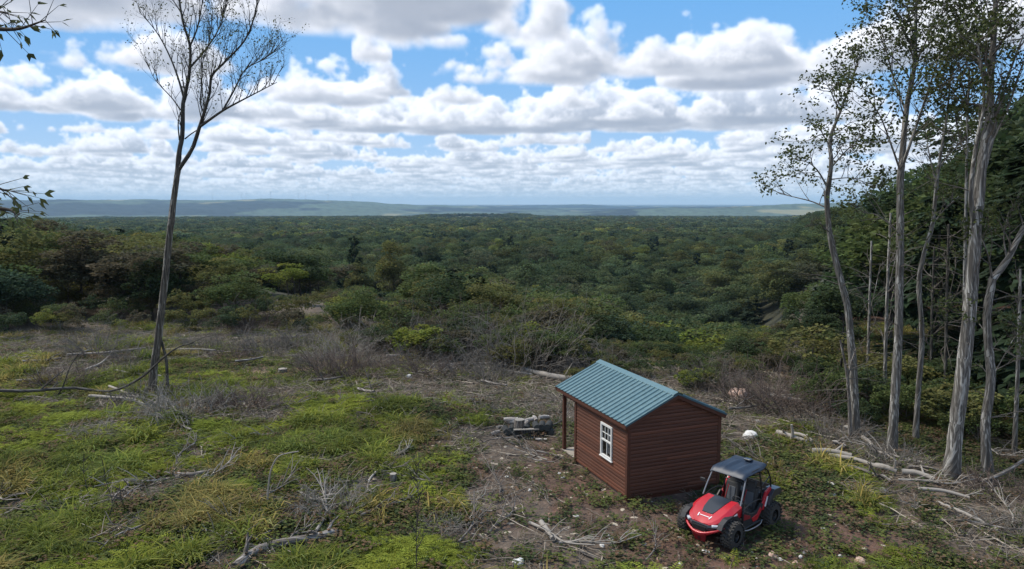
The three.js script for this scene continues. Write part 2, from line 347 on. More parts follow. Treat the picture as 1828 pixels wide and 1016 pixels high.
// ---------------------------------------------------------------- ground sheets
const GX0 = -62, GZ0 = -76, GSPAN = 124;
console.time('groundtex');
const groundMap = texture(2048, 2048, (i, j, c) => {
  const x = GX0 + (i + .5) / 2048 * GSPAN, z = GZ0 + (j + .5) / 2048 * GSPAN, r = Math.hypot(x, z), f = HASH[(i * 7919 + j * 104729) & 65535], g = noise2(x * 6, z * 6), k = noise2(x * 15 + 3, z * 15);
  if (r > 78 || z > 12) { c[0] = .06; c[1] = .055; c[2] = .035; return; }
  const q = cover(x, z), s = .62 + .5 * f * k + .35 * (g - .3);
  const red = fbm(x / 1.7 + 9, z / 1.7, 2);
  let R = mix(.125, .165, red), G = mix(.083, .080, red), B = mix(.058, .052, red);          // earth
  R = mix(R, .165, q.slash * .85); G = mix(G, .13, q.slash * .85); B = mix(B, .097, q.slash * .85); // bleached litter
  const w = q.green * .7; R = mix(R, .06, w); G = mix(G, .062, w); B = mix(B, .026, w);
  R = mix(R, .36, q.bare); G = mix(G, .235, q.bare); B = mix(B, .17, q.bare);                   // pinkish subsoil
  const chip = f > .985 ? 1.9 : 1;
  c[0] = R * s * chip; c[1] = G * s * chip; c[2] = B * s * chip;
}, true, false);
console.timeEnd('groundtex');
const groundBump = texture(512, 512, (i, j, c) => { const t = 6.2832 / 512, a = Math.cos(i * t), b = Math.sin(i * t), d = Math.cos(j * t), e = Math.sin(j * t); const v = fbm(a * 9 + d * 7 + 20, b * 9 + e * 7 + 40, 4) * .7 + .3 * HASH[(i * 613 + j * 7) & 65535]; c[0] = c[1] = c[2] = v; }, false);
function fan(r0, r1, rings, thetas, color) {
  const b = new Build();
  for (let k = 0; k <= rings; k++) {
    const r = r0 * Math.pow(r1 / r0, k / rings);
    for (const th of thetas) {
      const x = r * Math.sin(th), z = -r * Math.cos(th), y = ground(x, z), e = Math.max(.15, r * .006);
      const hx = ground(x + e, z) - y, hz = ground(x, z + e) - y, l = Math.hypot(hx, e, hz);
      if (color) b.tint = color(x, z, r);
      b.v(x, y, z, -hx / l, e / l, -hz / l, (x - GX0) / GSPAN, (z - GZ0) / GSPAN);
    }
  }
  const n = thetas.length;
  for (let k = 0; k < rings; k++) for (let t = 0; t < n - 1; t++) { const a = k * n + t, c = a + n; b.i.push(a, a + 1, c, a + 1, c + 1, c); }
  return b.geo(!!color);
}
function angles(dense, rest) {
  const o = []; for (let i = 0; i <= dense; i++) o.push(-.84 + 1.68 * i / dense);
  for (let i = 1; i <= rest; i++) o.push(.84 + (6.283185 - 1.68) * i / rest); return o;
}
const TH = angles(520, 90);
{
  const uv2 = groundBump.clone(); uv2.repeat.set(GSPAN / 3, GSPAN / 3); uv2.needsUpdate = true;
  const m = new THREE.MeshStandardMaterial({ map: groundMap, bumpMap: uv2, bumpScale: .05, roughness: 1 });
  const g = single('clearing_ground', fan(.6, 75, 170, TH), m, 'earth and litter of the cleared hilltop', 'ground', null, 'structure');
  const fieldAt = (x, z, r) => {
    const az = Math.atan2(x, -z) * 180 / Math.PI, w = fbm(x / 260, z / 260, 3) - .5;
    const a = ss(2380, 2520, r + w * 200) * (1 - ss(2800, 2950, r + w * 200)) * ss(-7.4, -6.6, az + w * 2) * (1 - ss(-1.8, 1, az + w * 2));
    const b = ss(4300, 4400, r + w * 300) * (1 - ss(4800, 5000, r + w * 300)) * ss(-2, 1, az + w * 4) * (1 - ss(19, 23, az + w * 3));
    return Math.max(a, b);
  };
  globalThis.isField = fieldAt;
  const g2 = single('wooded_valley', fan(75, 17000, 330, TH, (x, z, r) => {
    if (r < 2000) return [.035, .036, .02];
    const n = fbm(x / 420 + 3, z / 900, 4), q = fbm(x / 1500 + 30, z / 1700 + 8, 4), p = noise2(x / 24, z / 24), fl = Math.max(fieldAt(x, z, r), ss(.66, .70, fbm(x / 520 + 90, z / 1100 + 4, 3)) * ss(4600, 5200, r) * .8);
    const cloudShade = ss(.455, .50, q + (n - .5) * .5);            // cloud shadows and sunlit patches painted into the colour of the woods
    let c = [mix(.068, .010, cloudShade), mix(.10, .021, cloudShade), mix(.066, .024, cloudShade)].map((v) => v * (.6 + .8 * p));
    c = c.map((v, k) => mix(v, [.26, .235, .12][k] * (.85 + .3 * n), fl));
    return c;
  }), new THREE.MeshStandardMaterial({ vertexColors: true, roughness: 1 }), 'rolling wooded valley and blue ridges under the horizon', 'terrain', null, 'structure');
}

// ---------------------------------------------------------------- trees of the woods
// A crown is many lobes of leaf sprays round the limbs, with gaps between them; a tree of 10 m.
function crownGeometry(seed, o) {
  const r = rng(seed), b = new Build(), lobes = [], d = V3(0, 0, 0), s = V3(0, 0, 0), out = V3(0, 0, 0);
  for (let k = 0; k < o.lobes; k++) {
    randDir(r, d); if (d.y < -.35) d.y = -d.y * .5;
    const q = Math.pow(r(), .4) * (.86 + .22 * r()), sc = o.taper ? 1 - o.taper * clamp(d.y * q * .5 + .5) : 1;
    lobes.push([d.x * q * o.rx * sc, o.cy + d.y * q * o.ry, d.z * q * o.rx * sc, o.lobe * (.6 + .75 * r()), .8 + .4 * r(), r()]);
  }
  for (const [x, y, z, R, tone, warm] of lobes) {
    const n = Math.round(o.leaves / o.lobes * (.5 + R / o.lobe * .55));
    for (let k = 0; k < n; k++) {
      randDir(r, out);
      const inward = (x * out.x + (y - o.cy) * out.y + z * out.z);
      if (inward < 0 && r() < .55) out.multiplyScalar(-1);
      if (out.y < 0 && r() < .5) out.y = -out.y;
      const q = R * (.55 + .5 * Math.sqrt(r())), px = x + out.x * q, py = y + out.y * q * (o.flat ?? .72), pz = z + out.z * q;
      d.set(out.x + (r() - .5) * 1.5, out.y * .35 + (r() - .62) * .8, out.z + (r() - .5) * 1.5).normalize();
      randDir(r, s).cross(d).normalize();
      s.y *= .55; s.normalize();
      const t = tone * (.72 + .55 * r()), L = o.size * (.6 + .8 * r());
      b.tint = [t * (.92 + .24 * warm), t, t * (.9 + .2 * r())];
      b.leaf(px, py, pz, d, s, L, L * (.62 + .3 * r()), out, .15);
    }
  }
  return { geo: b.geo(true), lobes };
}
function limbGeometry(seed, lobes, o) {
  const r = rng(seed + 500), b = new Build(), h = o.cy + o.ry * .55, lean = (r() - .5) * .6;
  const axis = (t) => V3(Math.sin(t * 3 + seed) * .12 + lean * t, h * t - .15, Math.cos(t * 2.3 + seed) * .12);
  const pts = [], rad = []; for (let k = 0; k <= 7; k++) { pts.push(axis(k / 7)); rad.push(o.trunk * (1 - k / 7 * .86) * (k ? 1 : 1.35)); }
  b.tube(pts, rad, 7);
  const n = Math.min(o.limbs, lobes.length);
  for (let k = 0; k < n; k++) {
    const [x, y, z] = lobes[Math.floor(k * lobes.length / n)], t = clamp((y - Math.hypot(x, z) * .9) / h, .22, .92), a = axis(t), e = V3(x, y, z), m = a.clone().lerp(e, .5); m.y -= .12 * a.distanceTo(e);
    const R = o.trunk * (1 - t * .8) * .5; b.tube([a, m, e], [R, R * .6, R * .2], 4, false);
  }
  return b.geo();
}
function conifer(seed, leaves, size) {                 // drooping layered sprays, 10 m
  const r = rng(seed), b = new Build(), w = new Build(), d = V3(0, 0, 0), s = V3(0, 0, 0), out = V3(0, 0, 0);
  w.tube([V3(0, -.1, 0), V3(.03, 4, .02), V3(0, 9.6, 0)], [.17, .1, .02], 7);
  const N = Math.round(leaves / 26);
  for (let k = 0; k < N; k++) {
    const y = .9 + 9 * Math.pow((k + r() * .9) / N, 1.15), t = r() * 6.283, L = (2.35 * (1 - y / 10.6) + .25) * (.7 + .5 * r()), dx = Math.cos(t), dz = Math.sin(t), tone = .75 + .5 * r();
    w.tube([V3(0, y, 0), V3(dx * L * .6, y + .04, dz * L * .6), V3(dx * L, y - .22 * L, dz * L)], [.025, .014, .005], 3, false);
    for (let m = 0; m < 26; m++) {
      const q = .12 + .9 * Math.sqrt(r()), side = (r() - .5) * L * .62 * (1.15 - q * .6), px = dx * L * q - dz * side, pz = dz * L * q + dx * side, py = y + .05 - .24 * L * q * q + (r() - .5) * .14;
      d.set(dx + (r() - .5) * 1.6, -.28 - .25 * r(), dz + (r() - .5) * 1.6).normalize(); s.set(-d.z, (r() - .5) * .4, d.x).normalize(); out.set(dx * .6, .75, dz * .6).normalize();
      const tt = tone * (.7 + .5 * r()); b.tint = [tt, tt, tt]; const l = size * (.6 + .8 * r()); b.leaf(px, py, pz, d, s, l, l * .45, out, .15);
    }
  }
  return [b.geo(true), w.geo()];
}
const foliage = (r, g, b) => new THREE.MeshPhysicalMaterial({ color: lin(r, g, b), vertexColors: true, roughness: 1, transmission: .4, thickness: 0, specularIntensity: .1, side: THREE.DoubleSide });
const GREEN = { olive: foliage(.125, .134, .046), mid: foliage(.086, .118, .04), dark: foliage(.05, .076, .033), bright: foliage(.155, .19, .036), blue: foliage(.056, .092, .054), drab: foliage(.09, .086, .052), gold: foliage(.2, .18, .04), conifer: foliage(.035, .058, .03) };
const SHAPES = {
  round: { lobes: 46, rx: 3.4, ry: 4.6, cy: 5.0, lobe: 1.1, leaves: 4600, size: .27, trunk: .17, limbs: 14 },
  spread: { lobes: 48, rx: 4.0, ry: 4.0, cy: 5.4, lobe: 1.1, leaves: 4700, size: .28, trunk: .19, limbs: 16, flat: .5 },
  tall: { lobes: 44, rx: 2.6, ry: 4.8, cy: 5.0, lobe: 1.0, leaves: 4300, size: .26, trunk: .15, limbs: 14, taper: .35 },
  loose: { lobes: 30, rx: 3.0, ry: 3.7, cy: 6.0, lobe: .9, leaves: 3000, size: .25, trunk: .13, limbs: 24 },
  pole: { lobes: 26, rx: 2.2, ry: 2.9, cy: 7.2, lobe: .8, leaves: 2400, size: .24, trunk: .11, limbs: 22 },
};
const proto = {};
Object.entries(SHAPES).forEach(([k, o], i) => { const c = crownGeometry(11 + i * 7, o); proto[k] = { crown: c.geo, trunk: limbGeometry(i + 1, c.lobes, o), bark: M.barkDark }; });
{ const [c, w] = conifer(5, 2500, .5); proto.fir = { crown: c, trunk: w, bark: M.barkDark }; }
{ const c = crownGeometry(77, { lobes: 26, rx: 3.9, ry: 3.9, cy: 4.8, lobe: 1.15, leaves: 2200, size: .40 }); proto.shrub = { crown: c.geo, trunk: limbGeometry(8, c.lobes, { cy: 4.6, ry: 3.4, trunk: .12, limbs: 12 }), bark: M.twig }; }
{ const o = { lobes: 30, rx: 3.8, ry: 4.2, cy: 5, lobe: .85, leaves: 1300, size: .36 }, c = crownGeometry(78, o); proto.scrub = { crown: c.geo, trunk: limbGeometry(9, c.lobes, { cy: 5, ry: 4.2, trunk: .13, limbs: 30 }), bark: M.twig }; }
const LIM = [[-60, 388], [0, 386], [60, 380], [150, 394], [300, 405], [400, 425], [470, 452], [650, 446], [800, 468], [900, 490], [1000, 512], [1200, 540], [1350, 566], [1440, 560], [1480, 470], [1520, 376], [1570, 335], [1630, 290], [1700, 250], [1780, 185], [1828, 160], [2000, 160]].map(([x, y]) => [azOf(x), y]);
const woodsRand = rng(4242), cand = [];
for (let gx = -160; gx < 160; gx += 4.9) for (let gz = -180; gz < -18; gz += 4.9) {
  const x = gx + (woodsRand() - .5) * 4.6, z = gz + (woodsRand() - .5) * 4.6, r = Math.hypot(x, z), az = Math.atan2(x, -z) * 180 / Math.PI, a = woodsRand(), c = woodsRand(), e = woodsRand();
  if (Math.abs(az) > 41 || r > 172) continue;
  const E = table(EDGE, az), g = ground(x, z);
  let edge = r - E;
  if (az > 20) { edge = Math.min(40, Math.max(r - E, (az - 22) * 1.2 + (r - 36) * .6)); if (az > 23 && r < 32) continue; }
  if (edge < 1.5) continue;
  const dep = Math.atan((table(LIM, az) - 508) / FOCAL) + PITCH, cap = EYE - r * Math.tan(dep) - g;
  let h = mix(4.2, 12.5, ss(0, 26, edge)) * (.7 + .6 * a);
  if (az > 23) h = mix(5, 21, a);
  h = Math.min(h, cap * mix(mix(.62, .8, ss(0, 22, edge)), 1, c));
  if (h < 1.3) continue;
  cand.push({ x, y: g, z, r, az, h, e, edge });
}
for (let k = 0; k < 1300; k++) {                        // bushes along the rim of the clearing
  const az = -41 + 64 * woodsRand(), E = table(EDGE, az), r = E - 3 + (az < -10 ? 24 : 10) * woodsRand(), a = woodsRand(), e = woodsRand();
  if (woodsRand() > .28) continue;
  const x = r * Math.sin(az * Math.PI / 180), z = -r * Math.cos(az * Math.PI / 180); cand.push({ x, y: ground(x, z), z, r, az, h: (1.0 + 1.5 * a) * (r > E + 4 ? 1.35 : 1), e, edge: 0 });
}
for (let k = 0; k < 95; k++) {                         // undergrowth behind the pale trunks, and bushes on the shoulder beside the valley
  const az = k < 60 ? 22 + 17 * woodsRand() : 17 + 8 * woodsRand(), r = k < 60 ? 29.5 + 9 * woodsRand() : 36 + 34 * woodsRand(), x = r * Math.sin(az * Math.PI / 180), z = -r * Math.cos(az * Math.PI / 180), e = woodsRand();
  cand.push({ x, y: ground(x, z), z, r, az, h: (k < 60 ? 1.1 : 2.2) + 1.4 * woodsRand(), e, edge: 0 });
}
cand.sort((a, b) => a.r - b.r);
const kindOf = (t) => {
  if (t.h < 3.4 && t.az > 21) return [(t.e * 13.7 % 1) < .5 ? 'shrub' : 'scrub', t.e < .4 ? 'mid' : t.e < .9 ? 'dark' : 'olive'];
  if (t.h < 3.4) return [(t.e * 13.7 % 1) < .3 ? 'shrub' : 'scrub', t.e < .35 ? 'olive' : t.e < .6 ? 'mid' : t.e < .78 ? 'drab' : t.e < .95 ? 'dark' : 'bright'];
  if (t.az > 21 && t.h > 11.5) return t.e < .2 ? ['fir', 'conifer'] : t.e < .6 ? ['loose', 'dark'] : ['pole', 'dark'];
  if (t.az > 21) return t.e < .42 ? ['fir', 'conifer'] : t.e < .56 ? ['loose', 'dark'] : t.e < .72 ? ['pole', 'dark'] : t.e < .88 ? ['tall', 'dark'] : ['round', 'mid'];  // darker tones here put the shade inside this wood into the leaf colour
  const f = t.e * 7.13 % 1;
  const shape = t.e < .3 ? 'round' : t.e < .55 ? 'spread' : t.e < .75 ? 'tall' : t.e < .93 ? 'loose' : 'fir';
  const tone = shape === 'fir' ? 'conifer' : f < .28 ? 'olive' : f < .56 ? 'mid' : f < .74 ? 'dark' : f < .83 ? 'drab' : f < .9 ? 'blue' : f < .97 ? 'olive' : 'bright';
  return [shape, tone];
};
const SAY = { round: 'round-crowned', spread: 'broad spreading', tall: 'tall oval', loose: 'loose open-crowned', pole: 'slender straight-trunked', fir: 'narrow pointed evergreen', shrub: 'low bushy', scrub: 'thin twiggy' };
const TONE = { olive: 'olive green', mid: 'mid green', dark: 'dark green', bright: 'bright yellow-green', blue: 'blue-green', drab: 'dull brownish green', gold: 'golden', conifer: 'blackish green' };
const NAME = { round: 'broadleaf_tree', spread: 'broadleaf_tree', tall: 'broadleaf_tree', loose: 'broadleaf_tree', pole: 'forest_tree', fir: 'evergreen_tree', shrub: 'forest_shrub', scrub: 'forest_shrub' };
const zone = (az) => az > 21 ? 'in the shady wood behind the pale trunks' : az < -13 ? 'in the woods beyond the tall bare tree' : az < 3 ? 'on the slope beyond the brushy clearing edge' : 'on the slope below the cabin roof';
const isShrub = (s) => s === 'shrub' || s === 'scrub';
function plantTree(shape, tone, x, y, z, h, turn, wide, label, group) {
  const p = proto[shape], t = thing(NAME[shape], label, isShrub(shape) ? 'shrub' : 'tree', x, y, z, turn, group);
  part('trunk', p.trunk, p.bark, t); part('crown', p.crown, GREEN[tone], t);
  t.scale.set(h / 10 * wide, h / 10, h / 10 * wide); return t;
}
const rest = [];
const special = [[522, 432, 78, 'spread', 'dark', 'large dark round-topped tree standing above the woods right of the bare tree'], [512, 466, 66, 'loose', 'bright', 'yellow-green tree with bare stems below the large dark round-topped tree'],
  [1096, 562, 62, 'tall', 'blue', 'blue-green upright tree just above the peak of the cabin roof'], [1384, 580, 66, 'spread', 'bright', 'bright yellow-green tree near the leaning pale trunk'], [1262, 590, 62, 'round', 'bright', 'lime green round tree right of the blue-green tree'],
  [1172, 615, 58, 'loose', 'olive', 'small lime and olive tree between the blue-green tree and lime green round tree'], [700, 428, 150, 'tall', 'olive', 'pale olive tree standing out against the dark valley'], [632, 424, 160, 'fir', 'conifer', 'pointed evergreen rising from the woods at the valley edge']];
for (const [px, py, d, shape, tone, label] of special) {
  const p = at(px, py, d), g = ground(p.x, p.z), h = Math.max(2.5, p.y - g) / (shape === 'fir' ? .98 : .97);
  plantTree(shape, tone, p.x, g - .1, p.z, h, px, clamp(6.5 / (.66 * h), .8, 1.7), label, null);
  for (let i = cand.length - 1; i >= 0; i--) { const t = cand[i], da = Math.abs(t.az - Math.atan2(p.x, -p.z) * 57.3); if (Math.hypot(t.x - p.x, t.z - p.z) < 3.2) cand.splice(i, 1); else if (t.r < d && da < 2.4) { const cap = EYE - t.r * (EYE - p.y + h * .55) / d - t.y; t.h = Math.min(t.h, Math.max(cap, 1.3)); } }
}
let trees = 0, shrubs = 0;
for (const t of cand) {
  const [shape, tone] = kindOf(t), lim = isShrub(shape) ? shrubs++ < 260 : trees++ < 285;
  if (!lim) { rest.push([t, shape, tone]); continue; }
  const wide = isShrub(shape) ? .9 + t.e * .7 : (1.05 + .45 * (t.e * 3.7 % 1)) * clamp(8.5 / t.h, 1, 1.25);
  plantTree(shape, tone, t.x, t.y - .1, t.z, t.h, t.e * 40, wide, `${SAY[shape]} ${TONE[tone]} ${isShrub(shape) ? 'shrub' : shape === 'fir' ? 'tree' : 'broadleaf tree'} ${zone(t.az)}`, `${SAY[shape]} ${TONE[tone]} ${isShrub(shape) ? 'shrubs' : 'trees'} ${zone(t.az)}`);
}
// the woods farther down, where single trees melt together
console.time('valley');
{
  const r0 = rng(808), lists = {}, dummy = new THREE.Object3D(), col = new THREE.Color();
  const far = [['round', 12, 330, 1.05], ['spread', 14, 360, 1.1], ['tall', 12, 320, 1.0]].map(([k, lobes, leaves, size], i) => crownGeometry(300 + i, { ...SHAPES[k], lobes, leaves, size, lobe: 1.7 }).geo);
  { const [c] = conifer(51, 340, 1.1); far.push(c); }
  const add = (key, x, y, z, h, w, turn, tone) => (lists[key] ??= []).push([x, y, z, h, w, turn, tone]);
  const G = { olive: [.12, .13, .047], mid: [.085, .112, .046], dark: [.052, .08, .041], bright: [.17, .2, .05], blue: [.07, .105, .058], drab: [.098, .094, .06], conifer: [.029, .05, .033] };
  for (const [t, shape, tone] of rest) add('n_' + shape, t.x, t.y, t.z, t.h, 1.05, t.e * 30, G[tone] ?? G.mid);
  const grow = (rA, rB, sp, key) => {
    for (let gx = -rB * .68; gx < rB * .68; gx += sp) for (let gz = -rB; gz < -rA * .7; gz += sp) {
      const x = gx + (r0() - .5) * sp, z = gz + (r0() - .5) * sp, r = Math.hypot(x, z), a = r0(), b = r0(), c = r0(), e = r0();
      if (r < rA || r > rB || Math.abs(x) > -z * .82) continue;
      if (r > 2000 && isField(x, z, r) > .35) continue;
      const az = Math.atan2(x, -z) * 180 / Math.PI, big = sp / 5.4;
      const pick = a < .34 ? 0 : a < .62 ? 1 : a < .86 ? 2 : 3;
      const stand = fbm(x / 130 + 3, z / 200 + 8, 3);
      let tone = pick === 3 ? G.conifer : b < .2 ? G.olive : b < .56 ? G.mid : b < .8 ? G.dark : b < .92 ? G.blue : b < .96 ? G.drab : G.bright;
      tone = tone.map((v, k) => mix(v, [.064, .092, .046][k], ss(.4, .6, stand) * .6));
      const j = .8 + .75 * e * e; tone = [tone[0] * j, tone[1] * j, tone[2] * j * .95];
      let h = (8 + 7 * c * c) * (r > 1500 ? 1.1 : 1);
      add(key(pick), x, ground(x, z) - .2, z, h, clamp(big, 1, 2.2) * (.9 + .3 * e) * 10 / h * 1.1, a * 60, tone);
    }
  };
  grow(172, 620, 8.0, (k) => 'n_' + ['round', 'spread', 'tall', 'fir'][k]);
  grow(620, 1500, 9.0, (k) => 'f_' + k);
  grow(1500, 4600, 10.5, (k) => 'f_' + k);
  const say = { n_round: 'round leafy crowns massed on the valley slopes', n_spread: 'broad leafy crowns massed on the valley slopes', n_tall: 'oval leafy crowns massed on the valley slopes', n_pole: 'slender leafy crowns deep in the shady wood', n_loose: 'thin leafy crowns massed on the valley slopes', n_fir: 'dark evergreen spires scattered through the valley woods', n_scrub: 'twiggy undergrowth at the foot of the wooded slope', n_shrub: 'bushy undergrowth at the foot of the wooded slope',
    f_0: 'far mass of rounded treetops across the valley', f_1: 'far mass of broad treetops across the valley', f_2: 'far mass of oval treetops across the valley', f_3: 'far scatter of dark evergreen tops across the valley' };
  let total = 0;
  for (const [key, list] of Object.entries(lists)) {
    const g = key[0] === 'n' ? proto[key.slice(2)].crown : far[+key.slice(2)], im = new THREE.InstancedMesh(g, foliage(1, 1, 1), list.length);
    list.forEach(([x, y, z, h, w, turn, tone], i) => { dummy.position.set(x, y, z); dummy.rotation.set(0, turn, 0); dummy.scale.set(h / 10 * w, h / 10, h / 10 * w); dummy.updateMatrix(); im.setMatrixAt(i, dummy.matrix); im.setColorAt(i, col.setRGB(...tone)); });
    im.name = numbered('valley_forest'); tag(im, say[key], 'forest', null, 'stuff'); scene.add(im); total += list.length;
  }
  console.log('valley trees', total, 'named', trees, shrubs, cand.length);
}
console.timeEnd('valley');

// ---------------------------------------------------------------- grass, ferns and litter of the clearing
const tuft = (seed, blades, h, w, spread) => {
  const r = rng(seed), b = new Build();
  for (let k = 0; k < blades; k++) {
    const t = r() * 6.283, q = r() * spread, x = Math.cos(t) * q, z = Math.sin(t) * q, L = h * (.55 + .7 * r()), lean = L * (.7 + 1.2 * r()), a = r() * 6.283, dx = Math.cos(a), dz = Math.sin(a), s = w * (.7 + .6 * r()), tone = .7 + .6 * r();
    b.tint = [tone * (.9 + .3 * r()), tone, tone * .9];
    const h1 = L * .62, l1 = lean * .38, h2 = L * (.8 - .35 * r()), nrm = (h, l) => { const k = Math.hypot(h, l); return [-dx * h / k, l / k, -dz * h / k]; }, na = nrm(h1, l1), nb = nrm(h2 - h1, lean - l1), nm = nrm(h2, lean);
    const v0 = b.v(x - dz * s, 0, z + dx * s, ...na, 0, 0), v1 = b.v(x + dz * s, 0, z - dx * s, ...na, 1, 0), v2 = b.v(x + dx * l1 - dz * s * .8, h1, z + dz * l1 + dx * s * .8, ...nm, 0, 1), v3 = b.v(x + dx * l1 + dz * s * .8, h1, z + dz * l1 - dx * s * .8, ...nm, 1, 1), v4 = b.v(x + dx * lean, h2, z + dz * lean, ...nb, .5, 1);
    b.i.push(v0, v1, v2, v1, v3, v2, v2, v3, v4);
  }
  return b.geo(true);
};
const fern = (seed, fronds, L) => {
  const r = rng(seed), b = new Build(), d = V3(0, 0, 0), s = V3(0, 0, 0), up = V3(0, 1, 0);
  for (let k = 0; k < fronds; k++) {
    const t = (k + r()) / fronds * 6.283, dx = Math.cos(t), dz = Math.sin(t), len = L * (.7 + .5 * r()), arch = .55 + .5 * r(), tone = .75 + .5 * r();
    b.tint = [tone * (.95 + .2 * r()), tone, tone * .9];
    for (let m = 1; m < 9; m++) {
      const q = m / 9, x = dx * len * q, z = dz * len * q, y = len * arch * (q * 1.3 - q * q), w = len * .34 * (1 - q * .75);
      for (const e of [-1, 1]) { d.set(-dz * e + dx * .45, -.12 - .2 * r(), dx * e + dz * .45).normalize(); s.set(dx, .1, dz).normalize(); b.leaf(x, y, z, d, s, w, w * .36, up, .6); }
    }
  }
  return b.geo(true);
};
const weed = (seed, n, R) => {
  const r = rng(seed), b = new Build(), d = V3(0, 0, 0), s = V3(0, 0, 0), up = V3(0, 1, 0);
  for (let k = 0; k < n; k++) { const t = r() * 6.283, q = R * Math.sqrt(r()); d.set(Math.cos(t * 3), .25 * r() - .05, Math.sin(t * 3)).normalize(); s.set(-d.z, 0, d.x); const tone = .65 + .6 * r(); b.tint = [tone * (.9 + .35 * r()), tone, tone]; const l = .09 * (.6 + .8 * r()); b.leaf(Math.cos(t) * q, .03 + .16 * r(), Math.sin(t) * q, d, s, l, l * .7, up, .5); }
  return b.geo(true);
};
const stick = (seed, fork) => {
  const r = rng(seed), b = new Build(), pts = [V3(-.5, 0, 0)], rad = [.011];
  for (let k = 1; k < 5; k++) { pts.push(V3(-.5 + k * .25, (r() - .4) * .05, (r() - .5) * .07)); rad.push(.011 * (1 - k * .2) + .003); }
  b.tube(pts, rad, 4);
  for (let k = 0; k < fork; k++) { const p = pts[1 + k % 3], e = p.clone().add(V3(.2 + .2 * r(), .05 + .22 * r(), (r() - .5) * .5)); b.tube([p, p.clone().lerp(e, .5).add(V3(0, .03, 0)), e], [.008, .006, .003], 3, false); }
  return b.geo();
};
console.time('grass');
{
  const R = rng(31337), dummy = new THREE.Object3D(), col = new THREE.Color(), sets = {};
  const kinds = {
    g0: [tuft(1, 20, .32, .012, .18), 'long arching green grass tufts over the clearing', 'grass'], g1: [tuft(2, 18, .24, .012, .2), 'short green grass tufts over the clearing', 'grass'], f0: [fern(3, 10, .36), 'bright green ferns in patches over the clearing', 'ferns'], f1: [fern(4, 8, .28), 'low green ferns in patches over the clearing', 'ferns'],
    w0: [weed(5, 26, .26), 'small dark leafy weeds creeping over bare ground', 'weeds'], s0: [stick(1, 2), 'thin grey sticks littering the felled ground', 'twigs'], s1: [stick(2, 4), 'forked grey sticks littering the felled ground', 'twigs'], s2: [stick(3, 0), 'straight bleached sticks littering the felled ground', 'twigs'], c0: [new THREE.DodecahedronGeometry(.05, 0).scale(1.6, .4, 1), 'pale wood chips scattered over the earth', 'chips'],
  };
  const put = (k, x, z, s, sy, turn, tone, tilt = 0, lift = 0) => (sets[k] ??= []).push([x, ground(x, z) + lift, z, s, sy, turn, tone, tilt]);
  for (let n = 0; n < 290000; n++) {
    const r = Math.sqrt(mix(13.5 * 13.5, 57 * 57, R())), az = (R() - .5) * 1.42, x = r * Math.sin(az), z = -r * Math.cos(az), a = R(), b = R(), c = R(), e = R(), t = R() * 6.283;
    const lx = Math.cos(.365) * (x - 3.242) - Math.sin(.365) * (z + 19.78), lz = Math.sin(.365) * (x - 3.242) + Math.cos(.365) * (z + 19.78);
    if (lx > -.08 && lx < 3.13 && lz < .08 && lz > -4.5) continue;                                  // not through the cabin floor
    const q = cover(x, z), keep = az * 57.3 > 25 && r > 27 ? .25 : 1;
    const tuftGap = ss(.38, .60, fbm(x / .55 + 33, z / .42 + 8, 3));
    if (a < q.green * keep * (.08 + 1.0 * tuftGap)) {
      const ferny = fbm(x / 2.2 + 200, z / 2.2 + 3, 3), dry = q.dry > .3 && b < (x < 0 ? .42 : .2), tall = .55 + 1.1 * fbm(x / 1.1 + 8, z / 1.1 + 70, 2), v = (.7 + .6 * c) * (.55 + .9 * fbm(x / .9 + 91, z / .9 + 17, 2));
      const hue = fbm(x / 1.6 + 300, z / 1.6, 3);
      if ((ferny > .41 || (x > 1 && b < .8)) && !dry) put(b < .5 ? 'f0' : 'f1', x, z, (.55 + .6 * c) * tall, (.6 + .5 * e) * tall * (.7 + .55 * tuftGap), t, [mix(.125, .195, hue) * v, mix(.18, .238, hue) * v, .036 * v], (e - .5) * .3);
      else put(b < .5 ? 'g0' : 'g1', x, z, (.7 + .6 * c) * tall, (.6 + .7 * e) * tall * (.7 + .6 * tuftGap), t, dry ? [mix(.20, .27, hue) * v, mix(.19, .24, hue) * v, .075 * v] : [mix(.11, .19, hue) * v, mix(.155, .225, hue) * v, .04 * v], (e - .5) * .3);
    } else if (b < .30 * (1 - q.dirt * .8) * (1 - q.slash * .85)) { const v = .6 + .7 * c; put('w0', x, z, .5 + .8 * c, .5 + .8 * e, t, e < .55 ? [.065 * v, .09 * v, .035 * v] : e < .85 ? [.11 * v, .135 * v, .038 * v] : [.14 * v, .10 * v, .06 * v]); }
    if (c < q.slash * (r > 28 ? .3 : .10) + .02 + q.dirt * .02) { const v = .55 + .8 * e, k = b < .5 ? 's0' : b < .82 ? 's1' : 's2'; put(k, x, z, (.2 + 1.1 * e * e * e) * (q.slash > .4 ? 1.2 : .7), .8 + 1.4 * b, t, k === 's2' ? [.31 * v, .265 * v, .21 * v] : [.19 * v, .158 * v, .125 * v], (a - .5) * .5, .03 + .1 * q.slash * b); }
    if (e > .985) put('c0', x, z, .4 + 1.1 * c, .6, t, [.42, .36, .28]);
  }
